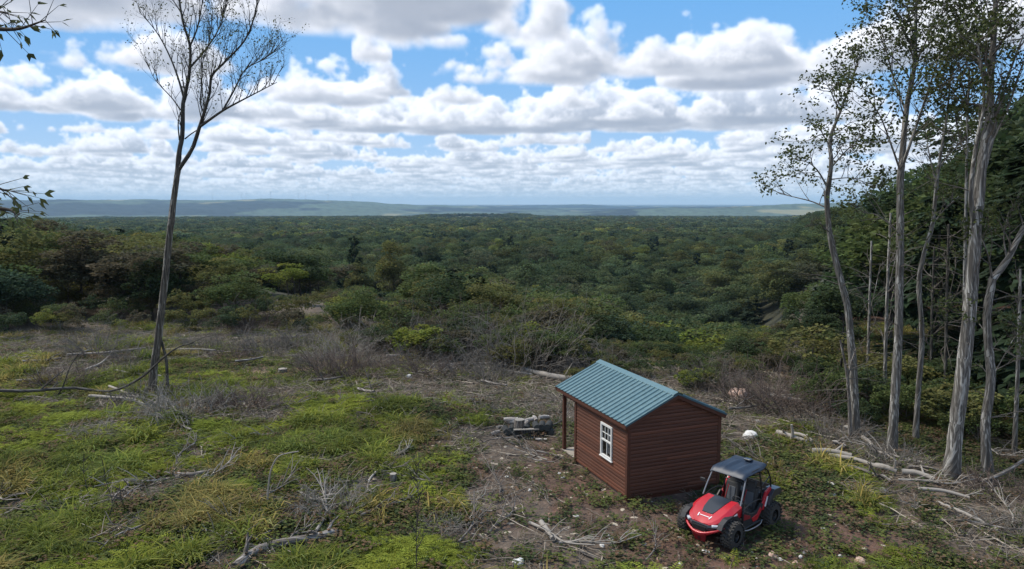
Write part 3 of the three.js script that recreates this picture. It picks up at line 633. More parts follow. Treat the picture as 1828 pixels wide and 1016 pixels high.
  for (const [k, list] of Object.entries(sets)) {
    const leafy = 'gfw'.includes(k[0]), im = new THREE.InstancedMesh(kinds[k][0], leafy ? foliage(1, 1, 1) : new THREE.MeshStandardMaterial({ color: 0xffffff, roughness: .95 }), list.length);
    list.forEach(([x, y, z, s, sy, turn, tone, tilt], i) => { dummy.position.set(x, y, z); dummy.rotation.set(tilt, turn, tilt * .7, 'YXZ'); dummy.scale.set(s, k[0] === 's' ? s : sy, s); dummy.updateMatrix(); im.setMatrixAt(i, dummy.matrix); im.setColorAt(i, col.setRGB(...tone)); });
    im.name = numbered(kinds[k][2] === 'grass' ? 'meadow_grass' : kinds[k][2] === 'ferns' ? 'fern_cover' : kinds[k][2] === 'weeds' ? 'weed_cover' : kinds[k][2] === 'chips' ? 'wood_chip_litter' : 'twig_litter');
    tag(im, kinds[k][1], kinds[k][2], null, 'stuff'); scene.add(im);
  }
  console.log(Object.entries(sets).map(([k, l]) => k + ' ' + l.length).join(', '));
}
console.timeEnd('grass');

// ---------------------------------------------------------------- the single trees that stand out
function curve(pts, n) { return new THREE.CatmullRomCurve3(pts, false, 'centripetal').getPoints(n); }
// paths: [pixels as [x, y, offset in depth], radius at start, radius at end, twigs per path]
function singleTree(name, label, depth, paths, o) {
  const R = rng(o.seed), first = paths[0][0][0], base = at(first[0], first[1], depth); base.y = ground(base.x, base.z);
  const t = thing(name, label, 'tree', base.x, base.y, base.z), leaves = new Build(), twigs = new Build();
  const up = V3(0, 1, 0), d = V3(0, 0, 0), s = V3(0, 0, 0);
  const foliageAt = (p, n, spread) => {
    for (let k = 0; k < n; k++) {
      randDir(R, d); const q = spread * Math.sqrt(R()), x = p.x + d.x * q, y = p.y + d.y * q * .6, z = p.z + d.z * q; randDir(R, d); d.y = d.y * .5 - .2; d.normalize(); randDir(R, s).cross(d).normalize();
      const v = .65 + .7 * R(), L = o.leaf * (.6 + .8 * R()); leaves.tint = [v * (.95 + .2 * R()), v, v * .95]; leaves.leaf(x, y, z, d, s, L, L * .62, up, .25);
    }
  };
  const grow = (p, dir, len, rad, lv) => {
    const pts = [p.clone()], q = p.clone(), v = dir.clone();
    for (let k = 0; k < 4; k++) { v.addScaledVector(up, o.lift * .22).add(randDir(R, s).multiplyScalar(.2)).normalize(); q.addScaledVector(v, len / 4); pts.push(q.clone()); }
    twigs.tube(pts, [rad, rad * .8, rad * .6, rad * .42, rad * .2], lv ? 3 : 4, false);
    if (lv < o.levels) { const n = o.fork + Math.floor(R() * 2); for (let k = 0; k < n; k++) { const u = 1 + Math.floor(R() * 3.99), w = v.clone().add(randDir(R, V3(0, 0, 0)).multiplyScalar(.85)).normalize(); grow(pts[Math.min(u, 4)], w, len * (.45 + .3 * R()), rad * .5, lv + 1); } }
    else if (R() < o.leafy) { foliageAt(q, o.bunch, o.spread); if (R() < .6) foliageAt(pts[2], o.bunch * .6 | 0, o.spread); }
  };
  paths.forEach(([px, r0, r1, n, lean], k) => {
    const pts = px.map(([x, y, off = 0]) => at(x, y, depth + off).sub(base)); if (!k) { pts[0].y = -.25; }
    const c = curve(pts, Math.max(8, px.length * 4)), b = new Build();
    b.tube(c, c.map((_, i) => mix(r0, r1, Math.pow(i / (c.length - 1), .9)) * (!k && i < 3 ? 1.32 - i * .12 : 1)), r0 > .1 ? 10 : 6, k > 0, false, r0 > .08 ? .22 : 0);
    part(k ? 'limb' : 'trunk', b.geo(), k && o.limbBark ? o.limbBark : o.bark, t);
    if (!k) for (let m = 0; m < (o.bare ?? 0); m++) {      // dead side twigs low on the trunk
      const i = Math.floor(mix(.3, .92, R()) * (c.length - 1)), w = randDir(R, V3(0, 0, 0)); w.y = w.y * .3 + .15; w.normalize(); const L = .5 + 1.3 * R(), e = c[i].clone().addScaledVector(w, L), q = c[i].clone().lerp(e, .5).add(V3(0, .1 * R(), 0));
      twigs.tube([c[i], q, e], [.017, .011, .004], 4, false); twigs.tube([q, q.clone().addScaledVector(w, .3).add(V3((R() - .5) * .5, .25 * R(), (R() - .5) * .5))], [.008, .003], 3, false);
    }
    for (let m = 0; m < (n ?? 0); m++) {
      const u = mix(.18, 1, Math.pow((m + R()) / n, .8)), i = Math.min(c.length - 2, Math.floor(u * (c.length - 1))), tan = c[i + 1].clone().sub(c[i]).normalize();
      const w = tan.add(randDir(R, V3(0, 0, 0)).multiplyScalar(o.open)).addScaledVector(up, o.lift * .4).normalize(); grow(c[i], w, o.twig * (1.15 - .6 * u) * (.7 + .6 * R()), .012 + r1 * .5, 0);
    }
  });
  if (twigs.i.length) part('twigs', twigs.geo(), o.twigMat, t);
  if (leaves.i.length) part('foliage', leaves.geo(true), o.green, t);
  return t;
}
const leafDark = foliage(.085, .10, .042), leafWood = foliage(.066, .086, .034);
singleTree('bare_tree', 'tall lone forked tree with nearly leafless crown on the green side of the clearing', 31.5, [
  [[[270, 706], [275, 655], [283, 600], [293, 510], [305, 400], [313, 335], [318, 300]], .175, .112, 0],
  [[[317, 308], [320, 269, .1], [325, 244, .2], [327, 182, .2], [331, 165, .2], [337, 136, .3], [339, 83, .5], [327, 41, .6], [320, 0, .8], [314, -50, .9]], .112, .03, 16],
  [[[317, 306], [343, 265, -.2], [356, 227, -.4], [364, 203, -.5], [374, 165, -.7], [378, 136, -.8], [400, 112, -1], [438, 70, -1.2], [455, 25, -1.4], [462, -20, -1.5]], .09, .02, 30],
  [[[357, 226, -.4], [397, 198, -1], [426, 182, -1.4], [459, 165, -1.8], [494, 147, -2.2]], .06, .012, 13],
  [[[397, 198, -1], [418, 161, -.8], [438, 124, -.6], [470, 106, -.4], [490, 92, -.2]], .04, .01, 20],
  [[[329, 178, .2], [318, 140, .5], [304, 103, .9], [285, 66, 1.3], [266, 40, 1.6], [248, 20, 1.8]], .05, .012, 12],
  [[[322, 196, .2], [306, 174, .6], [285, 152, .8], [273, 136, 1], [262, 107, 1.2]], .03, .008, 7],
  [[[338, 122, .3], [368, 87, .8], [389, 54, 1.2], [400, 20, 1.5], [408, -20, 1.8]], .045, .012, 25],
  [[[364, 203, -.5], [358, 185, -.3], [360, 150, 0], [362, 110, .2], [374, 70, .3], [380, 20, .4]], .035, .01, 14],
  [[[339, 83, .5], [352, 50, .2], [360, 10, -.2], [366, -30, -.4]], .04, .012, 12],
  [[[320, 250, .1], [318, 219, .2], [322, 200, .2]], .03, .02, 0],
  [[[330, 248, .1], [340, 240, 0], [352, 232, -.3]], .03, .022, 0],
  [[[285, 600, .05], [296, 640, .25], [299, 690, .4]], .05, .07, 0],
], { seed: 5, bark: M.bark, limbBark: M.barkDark, twigMat: M.twigDark, green: leafDark, leaf: .085, lift: .9, levels: 2, fork: 3, leafy: .45, bunch: 3, spread: .25, open: .62, twig: 1.45 });  // limbs in darker bark: silhouette against the sky put into their colour
const woodTree = { bare: 9, bark: M.barkPale, twigMat: M.twig, green: leafWood, leaf: .115, lift: .35, levels: 1, fork: 3, leafy: .9, bunch: 14, spread: .34, open: 1.1, twig: 1.5 };
singleTree('edge_tree', 'slim leaning grey tree with thin flat sprays, first trunk of the wood beside the valley', 25.6, [
  [[[1528, 786], [1525, 695], [1520, 621], [1513, 548], [1498, 489], [1481, 415], [1475, 340]], .155, .085, 0],
  [[[1476, 354], [1484, 290], [1482, 248, .3], [1500, 200, .5], [1522, 140, .8], [1535, 100, 1]], .088, .02, 15],
  [[[1475, 330], [1462, 308], [1446, 292, -.3], [1420, 284, -.6]], .035, .01, 7],
  [[[1478, 372], [1450, 360, .4], [1410, 350, .8], [1392, 346, 1]], .03, .008, 6],
  [[[1483, 300], [1510, 270, -.5], [1540, 240, -.9]], .035, .01, 8],
  [[[1486, 270], [1466, 240, .2], [1452, 250, .4]], .025, .008, 4],
  [[[1500, 200, .5], [1486, 170, .8], [1478, 150, 1]], .03, .008, 8],
  [[[1481, 415], [1470, 405, -.3], [1464, 398, -.5]], .03, .02, 0],
  [[[1484, 320], [1520, 318, .3], [1556, 330, .6]], .025, .008, 8],
], { ...woodTree, seed: 11, bunch: 13, twig: 1.05 });
singleTree('dead_snag', 'thin dead snag close beside the slim leaning grey tree', 25.3, [[[[1520, 778], [1513, 676], [1500, 607]], .07, .03, 0], [[[1513, 676], [1522, 640], [1528, 622]], .03, .012, 2]], { ...woodTree, seed: 12, bark: M.dead, leafy: 0, twig: .5 });
singleTree('edge_tree', 'straight pale grey tree standing between the leaning tree and the thick trunk', 24.1, [
  [[[1592, 808], [1597, 720], [1604, 597], [1606, 498], [1607, 400], [1608, 310], [1612, 280]], .155, .1, 0],
  [[[1609, 304], [1619, 190, .2], [1632, 120, .4], [1635, 44, .6], [1637, -30, .8]], .102, .035, 20],
  [[[1610, 300], [1628, 248, -.4], [1646, 195, -.8], [1664, 140, -1.2], [1680, 90, -1.5]], .055, .015, 14],
  [[[1618, 200, .2], [1597, 146, .6], [1585, 100, .9], [1576, 60, 1.2]], .04, .012, 14],
  [[[1609, 310], [1588, 250, -.4], [1570, 205, -.8], [1552, 180, -1.1]], .035, .01, 11],
  [[[1634, 110, .4], [1655, 70, 0], [1668, 30, -.4]], .03, .01, 11],
  [[[1634, 90, .4], [1612, 50, .9], [1598, 15, 1.3]], .03, .01, 12],
  [[[1607, 420], [1570, 385, -.4], [1540, 380, -.7]], .022, .007, 6],
], { ...woodTree, seed: 21 });
singleTree('edge_tree', 'narrow grey tree just right of the straight pale tree', 25.2, [
  [[[1634, 795], [1638, 720], [1646, 597], [1641, 498], [1651, 449], [1665, 400], [1672, 330], [1680, 270]], .10, .05, 0],
  [[[1672, 330], [1660, 280, .5], [1652, 230, .8]], .035, .01, 10], [[[1680, 270], [1690, 210, -.3], [1696, 150, -.6], [1700, 90, -.9]], .045, .012, 18], [[[1676, 300], [1700, 270, .4], [1722, 250, .7]], .03, .01, 9], [[[1665, 400], [1690, 370, .4], [1712, 350, .6]], .025, .01, 7],
], { ...woodTree, seed: 31 });
singleTree('edge_tree', 'thickest pale trunk of the wood, splitting into twin stems high up', 21.7, [
  [[[1697, 853], [1707, 764], [1720, 656], [1732, 548], [1736, 489], [1741, 429], [1745, 368]], .225, .155, 0],
  [[[1746, 372], [1754, 283, .1], [1766, 213, .2], [1769, 133, .3], [1775, 58, .4], [1779, -30, .5]], .158, .06, 16],
  [[[1740, 410], [1733, 345, -.2], [1745, 248, -.3], [1757, 186, -.4], [1752, 120, -.7], [1742, 60, -1]], .08, .02, 12],
  [[[1758, 300, .2], [1772, 248, .5], [1789, 168, .8], [1811, 106, 1], [1828, 60, 1.2]], .06, .02, 9],
  [[[1772, 250, .5], [1800, 190, .2], [1820, 130, 0], [1836, 90, -.2]], .04, .015, 8],
  [[[1768, 160, .3], [1745, 110, .8], [1728, 70, 1.2], [1712, 30, 1.5]], .045, .012, 14],
  [[[1772, 100, .3], [1792, 70, -.3], [1806, 40, -.6]], .035, .01, 9],
  [[[1774, 60, .4], [1755, 25, .9], [1742, 0, 1.2]], .035, .01, 11],
], { ...woodTree, seed: 41 });
singleTree('edge_tree', 'very thin straight stem hugging the thickest pale trunk', 22.4, [[[[1716, 700], [1720, 600], [1723, 443], [1726, 283], [1728, 190], [1731, 120]], .06, .025, 6], [[[1726, 283], [1712, 240, .3], [1704, 205, .5]], .022, .008, 6], [[[1728, 190], [1718, 150, -.3], [1712, 110, -.5]], .02, .008, 7]], { ...woodTree, seed: 51, twig: 1.1 });
singleTree('edge_tree', 'crooked pale tree forking low, rightmost of the pale trunks', 22.1, [
  [[[1766, 846], [1759, 764], [1769, 676], [1762, 567], [1772, 497]], .15, .11, 0], [[[1771, 500], [1798, 464, .2], [1823, 415, .3], [1850, 360, .3], [1862, 290, .4]], .112, .05, 7], [[[1771, 498], [1765, 460, -.3], [1750, 420, -.6]], .035, .012, 5], [[[1798, 464, .2], [1792, 420, .5], [1800, 380, .8]], .03, .012, 6], [[[1764, 600], [1740, 570, .6], [1716, 560, 1]], .02, .008, 3], [[[1768, 680], [1790, 640, .4], [1812, 600, .6]], .02, .008, 4],
], { ...woodTree, seed: 61, twig: 1.2 });
[[1577, 762, 1584, 523, 1590, 380, 29, 'slender pole standing behind the leaning grey tree'], [1686, 756, 1690, 548, 1694, 400, 29.5, 'dark slender pole behind the narrow grey tree'], [1548, 700, 1552, 560, 1556, 430, 33, 'pale dead pole in the gap before the straight pale tree'], [1812, 800, 1818, 640, 1822, 480, 24, 'thin pole at the photo edge beyond the crooked tree'], [1660, 760, 1663, 600, 1668, 440, 32, 'dim pole deep in shade behind the narrow grey tree']].forEach(([x0, y0, x1, y1, x2, y2, d, label], i) =>
  singleTree('pole_tree', label, d, [[[[x0, y0], [x1, y1], [x2, y2]], .075, .04, 8], [[[x1, y1], [x1 + 12, y1 - 50, .4], [x1 + 20, y1 - 90, .6]], .02, .008, 4]], { ...woodTree, seed: 70 + i, bark: i === 1 || i === 4 ? M.barkDark : M.barkPale, twig: 1.1, leafy: i === 2 ? 0 : .7, bunch: 6 }));
// the tree beside the camera whose twigs reach into the picture
{
  const t = thing('overhanging_tree', 'near tree whose leafy twigs hang into the upper photo corner', 'tree', -6.4, ground(-6.4, -5.2), -5.2), R = rng(88), tw = new Build(), lv = new Build(), d = V3(0, 0, 0), s = V3(0, 0, 0), up = V3(0, 1, 0);
  const base = V3(-6.4, t.position.y, -5.2), trunk = curve([V3(0, -.2, 0), V3(.1, 4, 0), V3(-.05, 8, .1), V3(.05, 12.5, 0)], 12);
  part('trunk', new Build().tube(trunk, trunk.map((_, i) => .16 - i * .0105), 10).geo(), M.bark, t);
  const limb = (from, px) => {
    const pts = [from, ...px.map(([x, y, dd]) => at(x, y, dd).sub(base))], c = curve(pts, 18); part('limb', new Build().tube(c, c.map((_, i) => mix(.035, .004, i / 18)), 5).geo(), M.twigDark, t);
    for (let k = 4; k <= 18; k++) for (let m = 0; m < 2; m++) {
      const p = c[k], tan = c[Math.min(k + 1, 18)].clone().sub(c[Math.max(k - 1, 0)]).normalize(), w = tan.add(randDir(R, V3(0, 0, 0)).multiplyScalar(.8)).normalize(), e = p.clone().addScaledVector(w, .12 + .14 * R());
      tw.tube([p, p.clone().lerp(e, .5), e], [.003, .0025, .0015], 3, false);
      for (let q = 0; q < 2; q++) { d.copy(w).add(randDir(R, V3(0, 0, 0)).multiplyScalar(.7)); d.y -= .35; d.normalize(); s.crossVectors(d, randDir(R, V3(0, 0, 0))).normalize(); const v = .7 + .6 * R(); lv.tint = [v, v, v]; const L = .062 * (.7 + .6 * R()); lv.leaf(e.x, e.y, e.z, d, s, L, L * .42, up, .1); }
    }
  };
  limb(trunk[10], [[-140, 40, 5.2], [-40, 48, 5.1], [30, 52, 5], [80, 36, 4.95]]); limb(trunk[10], [[-120, -20, 5.3], [-20, 18, 5.2], [10, 22, 5.1]]);
  limb(trunk[7], [[-150, 330, 5.1], [-60, 336, 5.1], [-10, 334, 5], [14, 342, 5]]); limb(trunk[7], [[-140, 380, 5.2], [-50, 372, 5.1], [14, 374, 5.1], [34, 384, 5]]);
  part('twigs', tw.geo(), M.twigDark, t); part('foliage', lv.geo(true), leafDark, t);
}

// ---------------------------------------------------------------- fallen logs and branches
function fallen(name, label, px, r0, r1, o = {}) {
  const R = rng(o.seed ?? px[0][0] | 0), pts = px.map(([x, y, lift = 0]) => { const p = onGround(x, y); p.y = ground(p.x, p.z) + lift + Math.min(r0, .1) * .75 + .03 + (p.z < -28 ? .12 : 0); return p; });
  if (o.free) px.forEach(([x, y], i) => { if (i >= o.free) { const d = -pts[o.free - 1].z + (o.near ?? 0) * (i - o.free + 1); pts[i].copy(at(x, y, d)); } });
  const c = curve(pts, Math.max(8, px.length * 3)), base = c[0].clone(); c.forEach((p) => p.sub(base));
  const t = thing(name, label, o.category ?? 'log', base.x, base.y, base.z, 0, o.group), rad = c.map((_, i) => mix(r0, r1, i / (c.length - 1)));
  part('stem', new Build().tube(c, rad, r0 > .06 ? 10 : 6, true, true, r0 > .05 ? .25 : 0).geo(), o.m ?? M.dead, t);
  for (let k = 0; k < (o.stubs ?? 0); k++) {
    const i = 1 + Math.floor(R() * (c.length - 2)), w = c[i + 1 < c.length ? i + 1 : i].clone().sub(c[i - 1]).normalize().multiplyScalar(.5).add(randDir(R, V3(0, 0, 0))); w.y = Math.abs(w.y) * .7 + .1; w.normalize(); const L = (o.stub ?? .8) * (.4 + .8 * R()), a = c[i], m = a.clone().addScaledVector(w, L * .5).add(V3((R() - .5) * .1, .05, (R() - .5) * .1)), e = a.clone().addScaledVector(w, L);
    const b = new Build().tube([a, m, e], [rad[i] * .55, rad[i] * .4, rad[i] * .12 + .003], 5, false);
    if (L > .5) b.tube([m, m.clone().lerp(e, .6).add(V3((R() - .5) * .4, .12, (R() - .5) * .4))], [rad[i] * .3, .004], 4, false);
    part('branch', b.geo(), o.m ?? M.dead, t);
  }
  return t;
}
const pale = { m: M.dead };
fallen('fallen_log', 'thick grey barked log curving up at the bottom edge of the clearing', [[420, 1022], [440, 1003], [470, 986], [520, 974], [565, 966], [602, 955]], .13, .09, { stubs: 4, stub: .8 });
fallen('fallen_branch', 'long dark branch lying by the bare tree with its tip lifted across the trunk', [[-30, 716, .25], [60, 715, .22], [130, 712, .28], [200, 698], [255, 672], [290, 640], [318, 620], [345, 612]], .075, .025, { free: 3, near: -.25, stubs: 3, stub: 1.6, m: M.barkDark, category: 'branch' });
fallen('fallen_branch', 'dark upright side branch stub left of the bare tree base', [[104, 712], [112, 690, .3], [125, 655, 1], [140, 632, 1.6]], .035, .012, { free: 1, m: M.barkDark, category: 'branch' });
fallen('fallen_log', 'short pale log lying alone in the grass left of centre', [[295, 850], [320, 852], [350, 851], [379, 845]], .075, .06, {});
fallen('dead_sapling', 'curved white dead stem bending over in the grass', [[477, 903], [479, 870], [484, 838], [497, 815], [515, 809], [533, 806]], .028, .014, { free: 1, m: M.twigPale, category: 'branch', stubs: 2, stub: .35 });
fallen('fallen_branch', 'white forked branch lying at the bottom left beside the thick grey log', [[340, 955], [372, 950], [400, 962], [425, 962], [470, 966], [540, 964]], .032, .015, { stubs: 4, stub: .9, m: M.twigPale, category: 'branch' });
fallen('fallen_branch', 'thin pale branch arching down before the white forked branch', [[340, 955], [350, 975], [370, 990], [395, 1010]], .022, .012, { m: M.twigPale, category: 'branch' });
fallen('fallen_branch', 'grey branch with twigs below the short pale log', [[188, 945], [215, 948], [268, 954]], .04, .02, { stubs: 3, stub: .7, category: 'branch' });
fallen('fallen_log', 'pale log pointing at the foot of the bare tree', [[160, 715], [200, 718], [240, 722], [262, 735]], .07, .05, { m: M.twigPale, stubs: 2 });
fallen('fallen_log', 'bleached log sloping beside the bare tree base', [[195, 697], [215, 705], [245, 718]], .06, .05, { m: M.twigPale });
fallen('fallen_branch', 'bleached forked branch at the foot of the bare tree', [[258, 742], [285, 722], [308, 732], [312, 745]], .05, .02, { m: M.twigPale, stubs: 3, category: 'branch' });
fallen('fallen_branch', 'small pale forked branch right of the bare tree litter', [[436, 728], [448, 742], [466, 746]], .04, .015, { m: M.twigPale, stubs: 3, stub: .6, category: 'branch' });
fallen('fallen_log', 'long white log across the far left brush', [[120, 640], [190, 636], [260, 628]], .08, .05, { m: M.twigPale, stubs: 2 });
fallen('fallen_log', 'pale log lying right behind the bare tree', [[290, 632], [340, 630], [385, 632]], .08, .05, { m: M.twigPale });
fallen('fallen_log', 'slanting bleached log left behind the bare tree', [[150, 668], [180, 655], [195, 642]], .06, .04, { m: M.twigPale });
fallen('fallen_log', 'pale log lying flat before the bleached slanting log', [[206, 668], [240, 674], [288, 678]], .06, .04, { m: M.twigPale, stubs: 2 });
fallen('fallen_log', 'long grey log on the brushy edge of the clearing by the grey brush heap', [[782, 660], [840, 658], [890, 657], [930, 652]], .11, .07, { stubs: 3, stub: 1.2 });
fallen('fallen_log', 'thick white log running to the corner of the cabin roof', [[930, 668], [960, 674], [1000, 682], [1030, 684]], .15, .12, { m: M.twigPale, stubs: 1 });
fallen('fallen_log', 'thinner white log beside the thick white log near the cabin roof', [[850, 662], [900, 668], [950, 676]], .07, .05, { m: M.twigPale, stubs: 2 });
fallen('dead_sapling', 'leaning dark dead stem beyond the bare earth patch', [[636, 634], [626, 618, .7], [614, 608, 1.3]], .06, .02, { free: 1, m: M.barkDark, category: 'branch' });
fallen('dead_sapling', 'bleached broken stem leaning out of the brush at the clearing edge', [[792, 634], [780, 622], [772, 616]], .06, .03, { free: 1, m: M.twigPale, category: 'branch', stubs: 2 });
[[420, 655, 470, 648, .07, 'pale log lying in the brown brush left of the dry soil'], [560, 690, 612, 684, .06, 'grey log in the middle of the brown litter band'], [640, 706, 668, 712, .07, 'short pale log at the grass edge right of the dry soil'], [690, 646, 760, 640, .08, 'long pale log deep in the brown litter band'], [860, 690, 905, 700, .06, 'grey log lying before the largest grey brush heap'], [40, 655, 110, 650, .07, 'pale log at the far left of the brown litter band'], [30, 690, 84, 684, .05, 'thin grey log near the left photo edge'], [500, 612, 560, 606, .09, 'pale log under the woods right of the bare tree'], [1300, 742, 1350, 738, .06, 'grey log right behind the cabin corner'], [1370, 716, 1430, 728, .08, 'long grey log in the reddish brush behind the cabin']].forEach(([x0, y0, x1, y1, r, label]) => fallen('fallen_log', label, [[x0, y0, .1], [(x0 + x1) / 2, (y0 + y1) / 2 + 1, .1], [x1, y1, .12]], r, r * .7, { m: x0 % 4 ? M.twigPale : M.dead, stubs: 2, stub: .9 }));
fallen('fallen_log', 'stout short log with bleached end by the dirt track', [[966, 938], [976, 952], [988, 968]], .075, .07, { m: M.twigPale });
fallen('fallen_branch', 'thin grey branch near the bottom edge right of the dirt track start', [[1035, 988], [1060, 1000], [1082, 1010]], .04, .02, { category: 'branch' });
fallen('fallen_branch', 'pale curving branch in grass left of the bleached stout log', [[857, 938], [870, 934], [885, 928]], .025, .012, { m: M.twigPale, category: 'branch' });
const slashLogs = [[1388, 780, 1440, 796, .09, 'pale log end nearest the white boulder in the brush row'], [1415, 782, 1450, 794, .07, 'short pale log crossing the brush row near the cabin'], [1450, 815, 1520, 822, .10, 'white log in the middle of the brush row'], [1480, 822, 1570, 842, .08, 'grey log lying lengthwise in the brush row below the leaning tree'], [1540, 790, 1562, 812, .085, 'short stout pale log propped in the brush row'], [1560, 812, 1608, 836, .05, 'thin pale pole trailing from the propped log'], [1562, 842, 1600, 850, .10, 'white barked log below the straight pale tree'], [1610, 852, 1668, 864, .09, 'long white barked log pointing at the thickest trunk'], [1640, 882, 1730, 896, .06, 'pale crooked pole before the thickest trunk'], [1672, 906, 1782, 954, .055, 'long thin pale pole lying alone at the lower right'], [1485, 800, 1510, 806, .09, 'short white log piece above the white middle log'], [1560, 858, 1590, 866, .06, 'thin white log under the white barked log'], [1500, 840, 1565, 856, .06, 'grey pole under the lengthwise grey log'], [1620, 842, 1690, 850, .05, 'grey pole at the foot of the thickest trunk']];
for (const [x0, y0, x1, y1, r, label] of slashLogs) fallen('fallen_log', label, [[x0, y0, .08], [mix(x0, x1, .5), mix(y0, y1, .5) + (x0 % 5) - 2, .1], [x1, y1, .05]], r, r * .75, { m: x0 % 3 ? M.twigPale : M.dead, stubs: 1, stub: .6 });
fallen('dead_sapling', 'upright broken stub standing in the brush row', [[1412, 790], [1415, 774], [1413, 758]], .06, .04, { free: 1, m: M.twigPale, category: 'branch' });
fallen('leaning_pole', 'long leaning bare pole rising out at the photo edge by the crooked tree', [[1745, 868], [1790, 845], [1828, 822], [1870, 796]], .06, .05, { free: 1, near: .1, category: 'log' });
fallen('leaning_pole', 'thin pale pole sloping up over the crooked tree foot', [[1796, 704], [1812, 694], [1840, 680]], .03, .03, { free: 0, m: M.twigPale, category: 'log' });

// smaller weathered branches strewn about: three forms, many copies
{
  const forms = [0, 1, 2].map((k) => {
    const R = rng(900 + k), c = curve([V3(-1, .05, 0), V3(-.4, .09, .12 * (k - 1)), V3(.3, .12, .1), V3(1, .16 + .1 * k, -.1)], 10), b = new Build(), f = new Build();
    b.tube(c, c.map((_, i) => mix(.038, .01, i / 10)), 7, true, true, .3);
    for (let m = 0; m < 5 + k * 2; m++) { const i = 2 + Math.floor(R() * 8), w = V3(.5 + R() * .5, .15 + .5 * R(), (R() - .5) * 1.8).normalize(), L = .3 + .5 * R(), q = c[i].clone().addScaledVector(w, L * .55).add(V3(0, .04, .05 * (R() - .5))), e = c[i].clone().addScaledVector(w, L); f.tube([c[i], q, e], [.015, .010, .004], 5, false); f.tube([q, q.clone().add(V3(.15 + .1 * R(), .1 * R(), (R() - .5) * .3))], [.007, .003], 3, false); }
    return [b.geo(), f.geo()];
  });
  const R = rng(1900), tones = [M.dead, M.twigPale, M.dead], places = [];
  for (let k = 0; k < 4000 && places.length < 110; k++) {
    const x = -6 + R() * 1840, y = 655 + R() * 350, p = level(x, y), q = cover(p[0], p[2]), lx = Math.cos(.365) * (p[0] - 3.242) - Math.sin(.365) * (p[2] + 19.78), lz = Math.sin(.365) * (p[0] - 3.242) + Math.cos(.365) * (p[2] + 19.78);
    if ((lx > -1 && lx < 4.2 && lz < 1 && lz > -5.5) || Math.hypot(p[0] - 5.6, p[2] + 17.6) < 2.3 || R() > (.12 + .9 * q.slash) * (x > 1380 ? .35 : 1)) continue;
    places.push([p, q, x]);
  }
  const side = (x) => x < 760 ? 'green left side of the clearing' : x < 1300 ? 'middle ground around the cabin' : 'brush row before the pale trunks';
  places.forEach(([p, q, x], i) => {
    const k = Math.floor(R() * 3), tone = Math.floor(R() * 3), s = (.45 + .75 * R()) * (x > 1380 ? 1.1 : 1), look = tone === 1 ? 'bleached' : 'weathered grey', shape = ['forked', 'crooked', 'twiggy'][k];
    const t = thing('loose_branch', `small ${look} ${shape} branch lying on the ${side(x)}`, 'branch', p[0], ground(p[0], p[2]) + .03, p[2], R() * 6.28, `small ${look} ${shape} branches on the ${side(x)}`);
    part('stem', forms[k][0], tones[tone], t); part('side_twigs', forms[k][1], tones[tone], t); t.scale.set(s, s, s); t.rotation.z = (R() - .5) * .12;
  });
}

// ---------------------------------------------------------------- heaps of dead brush
function brush(seed, spread, high, n) {
  const R = rng(seed), b = new Build(), s = V3(0, 0, 0);
  for (let k = 0; k < n; k++) {
    const a = R() * 6.283, q = spread * Math.sqrt(R()) * .7, p = V3(Math.cos(a) * q, .02 + R() * .15, Math.sin(a) * q), v = V3(Math.cos(a) * .5 + (R() - .5), .25 + .9 * R(), Math.sin(a) * .5 + (R() - .5)).normalize(), L = high * (.6 + .9 * R()), pts = [p.clone()];
    for (let m = 0; m < 4; m++) { v.add(randDir(R, s).multiplyScalar(.28)); v.y -= .1; v.normalize(); p.addScaledVector(v, L / 4); if (p.y < .02) p.y = .02; pts.push(p.clone()); }
    const r = .009 + .012 * R(); b.tube(pts, [r, r * .8, r * .6, r * .4, r * .2], 4, false);
    for (let m = 1; m < 5; m++) for (let e = 0; e < 2; e++) { const w = v.clone().add(randDir(R, s).multiplyScalar(.9)).normalize(), l = L * .3 * (.5 + R()), o = pts[m], x = o.clone().addScaledVector(w, l); b.tube([o, o.clone().lerp(x, .5).add(V3(0, .04, 0)), x], [r * .45, r * .3, .003], 3, false); }
  }
  return b.geo();
}
const brushShape = [brush(1, 2.2, 1.5, 120), brush(2, 1.6, 1.1, 100), brush(3, 1.3, .6, 90)], greyBrush = mat(.165, .148, .128, .95), redBrush = mat(.12, .09, .075, .95), paleBrush = mat(.27, .245, .21, .95);
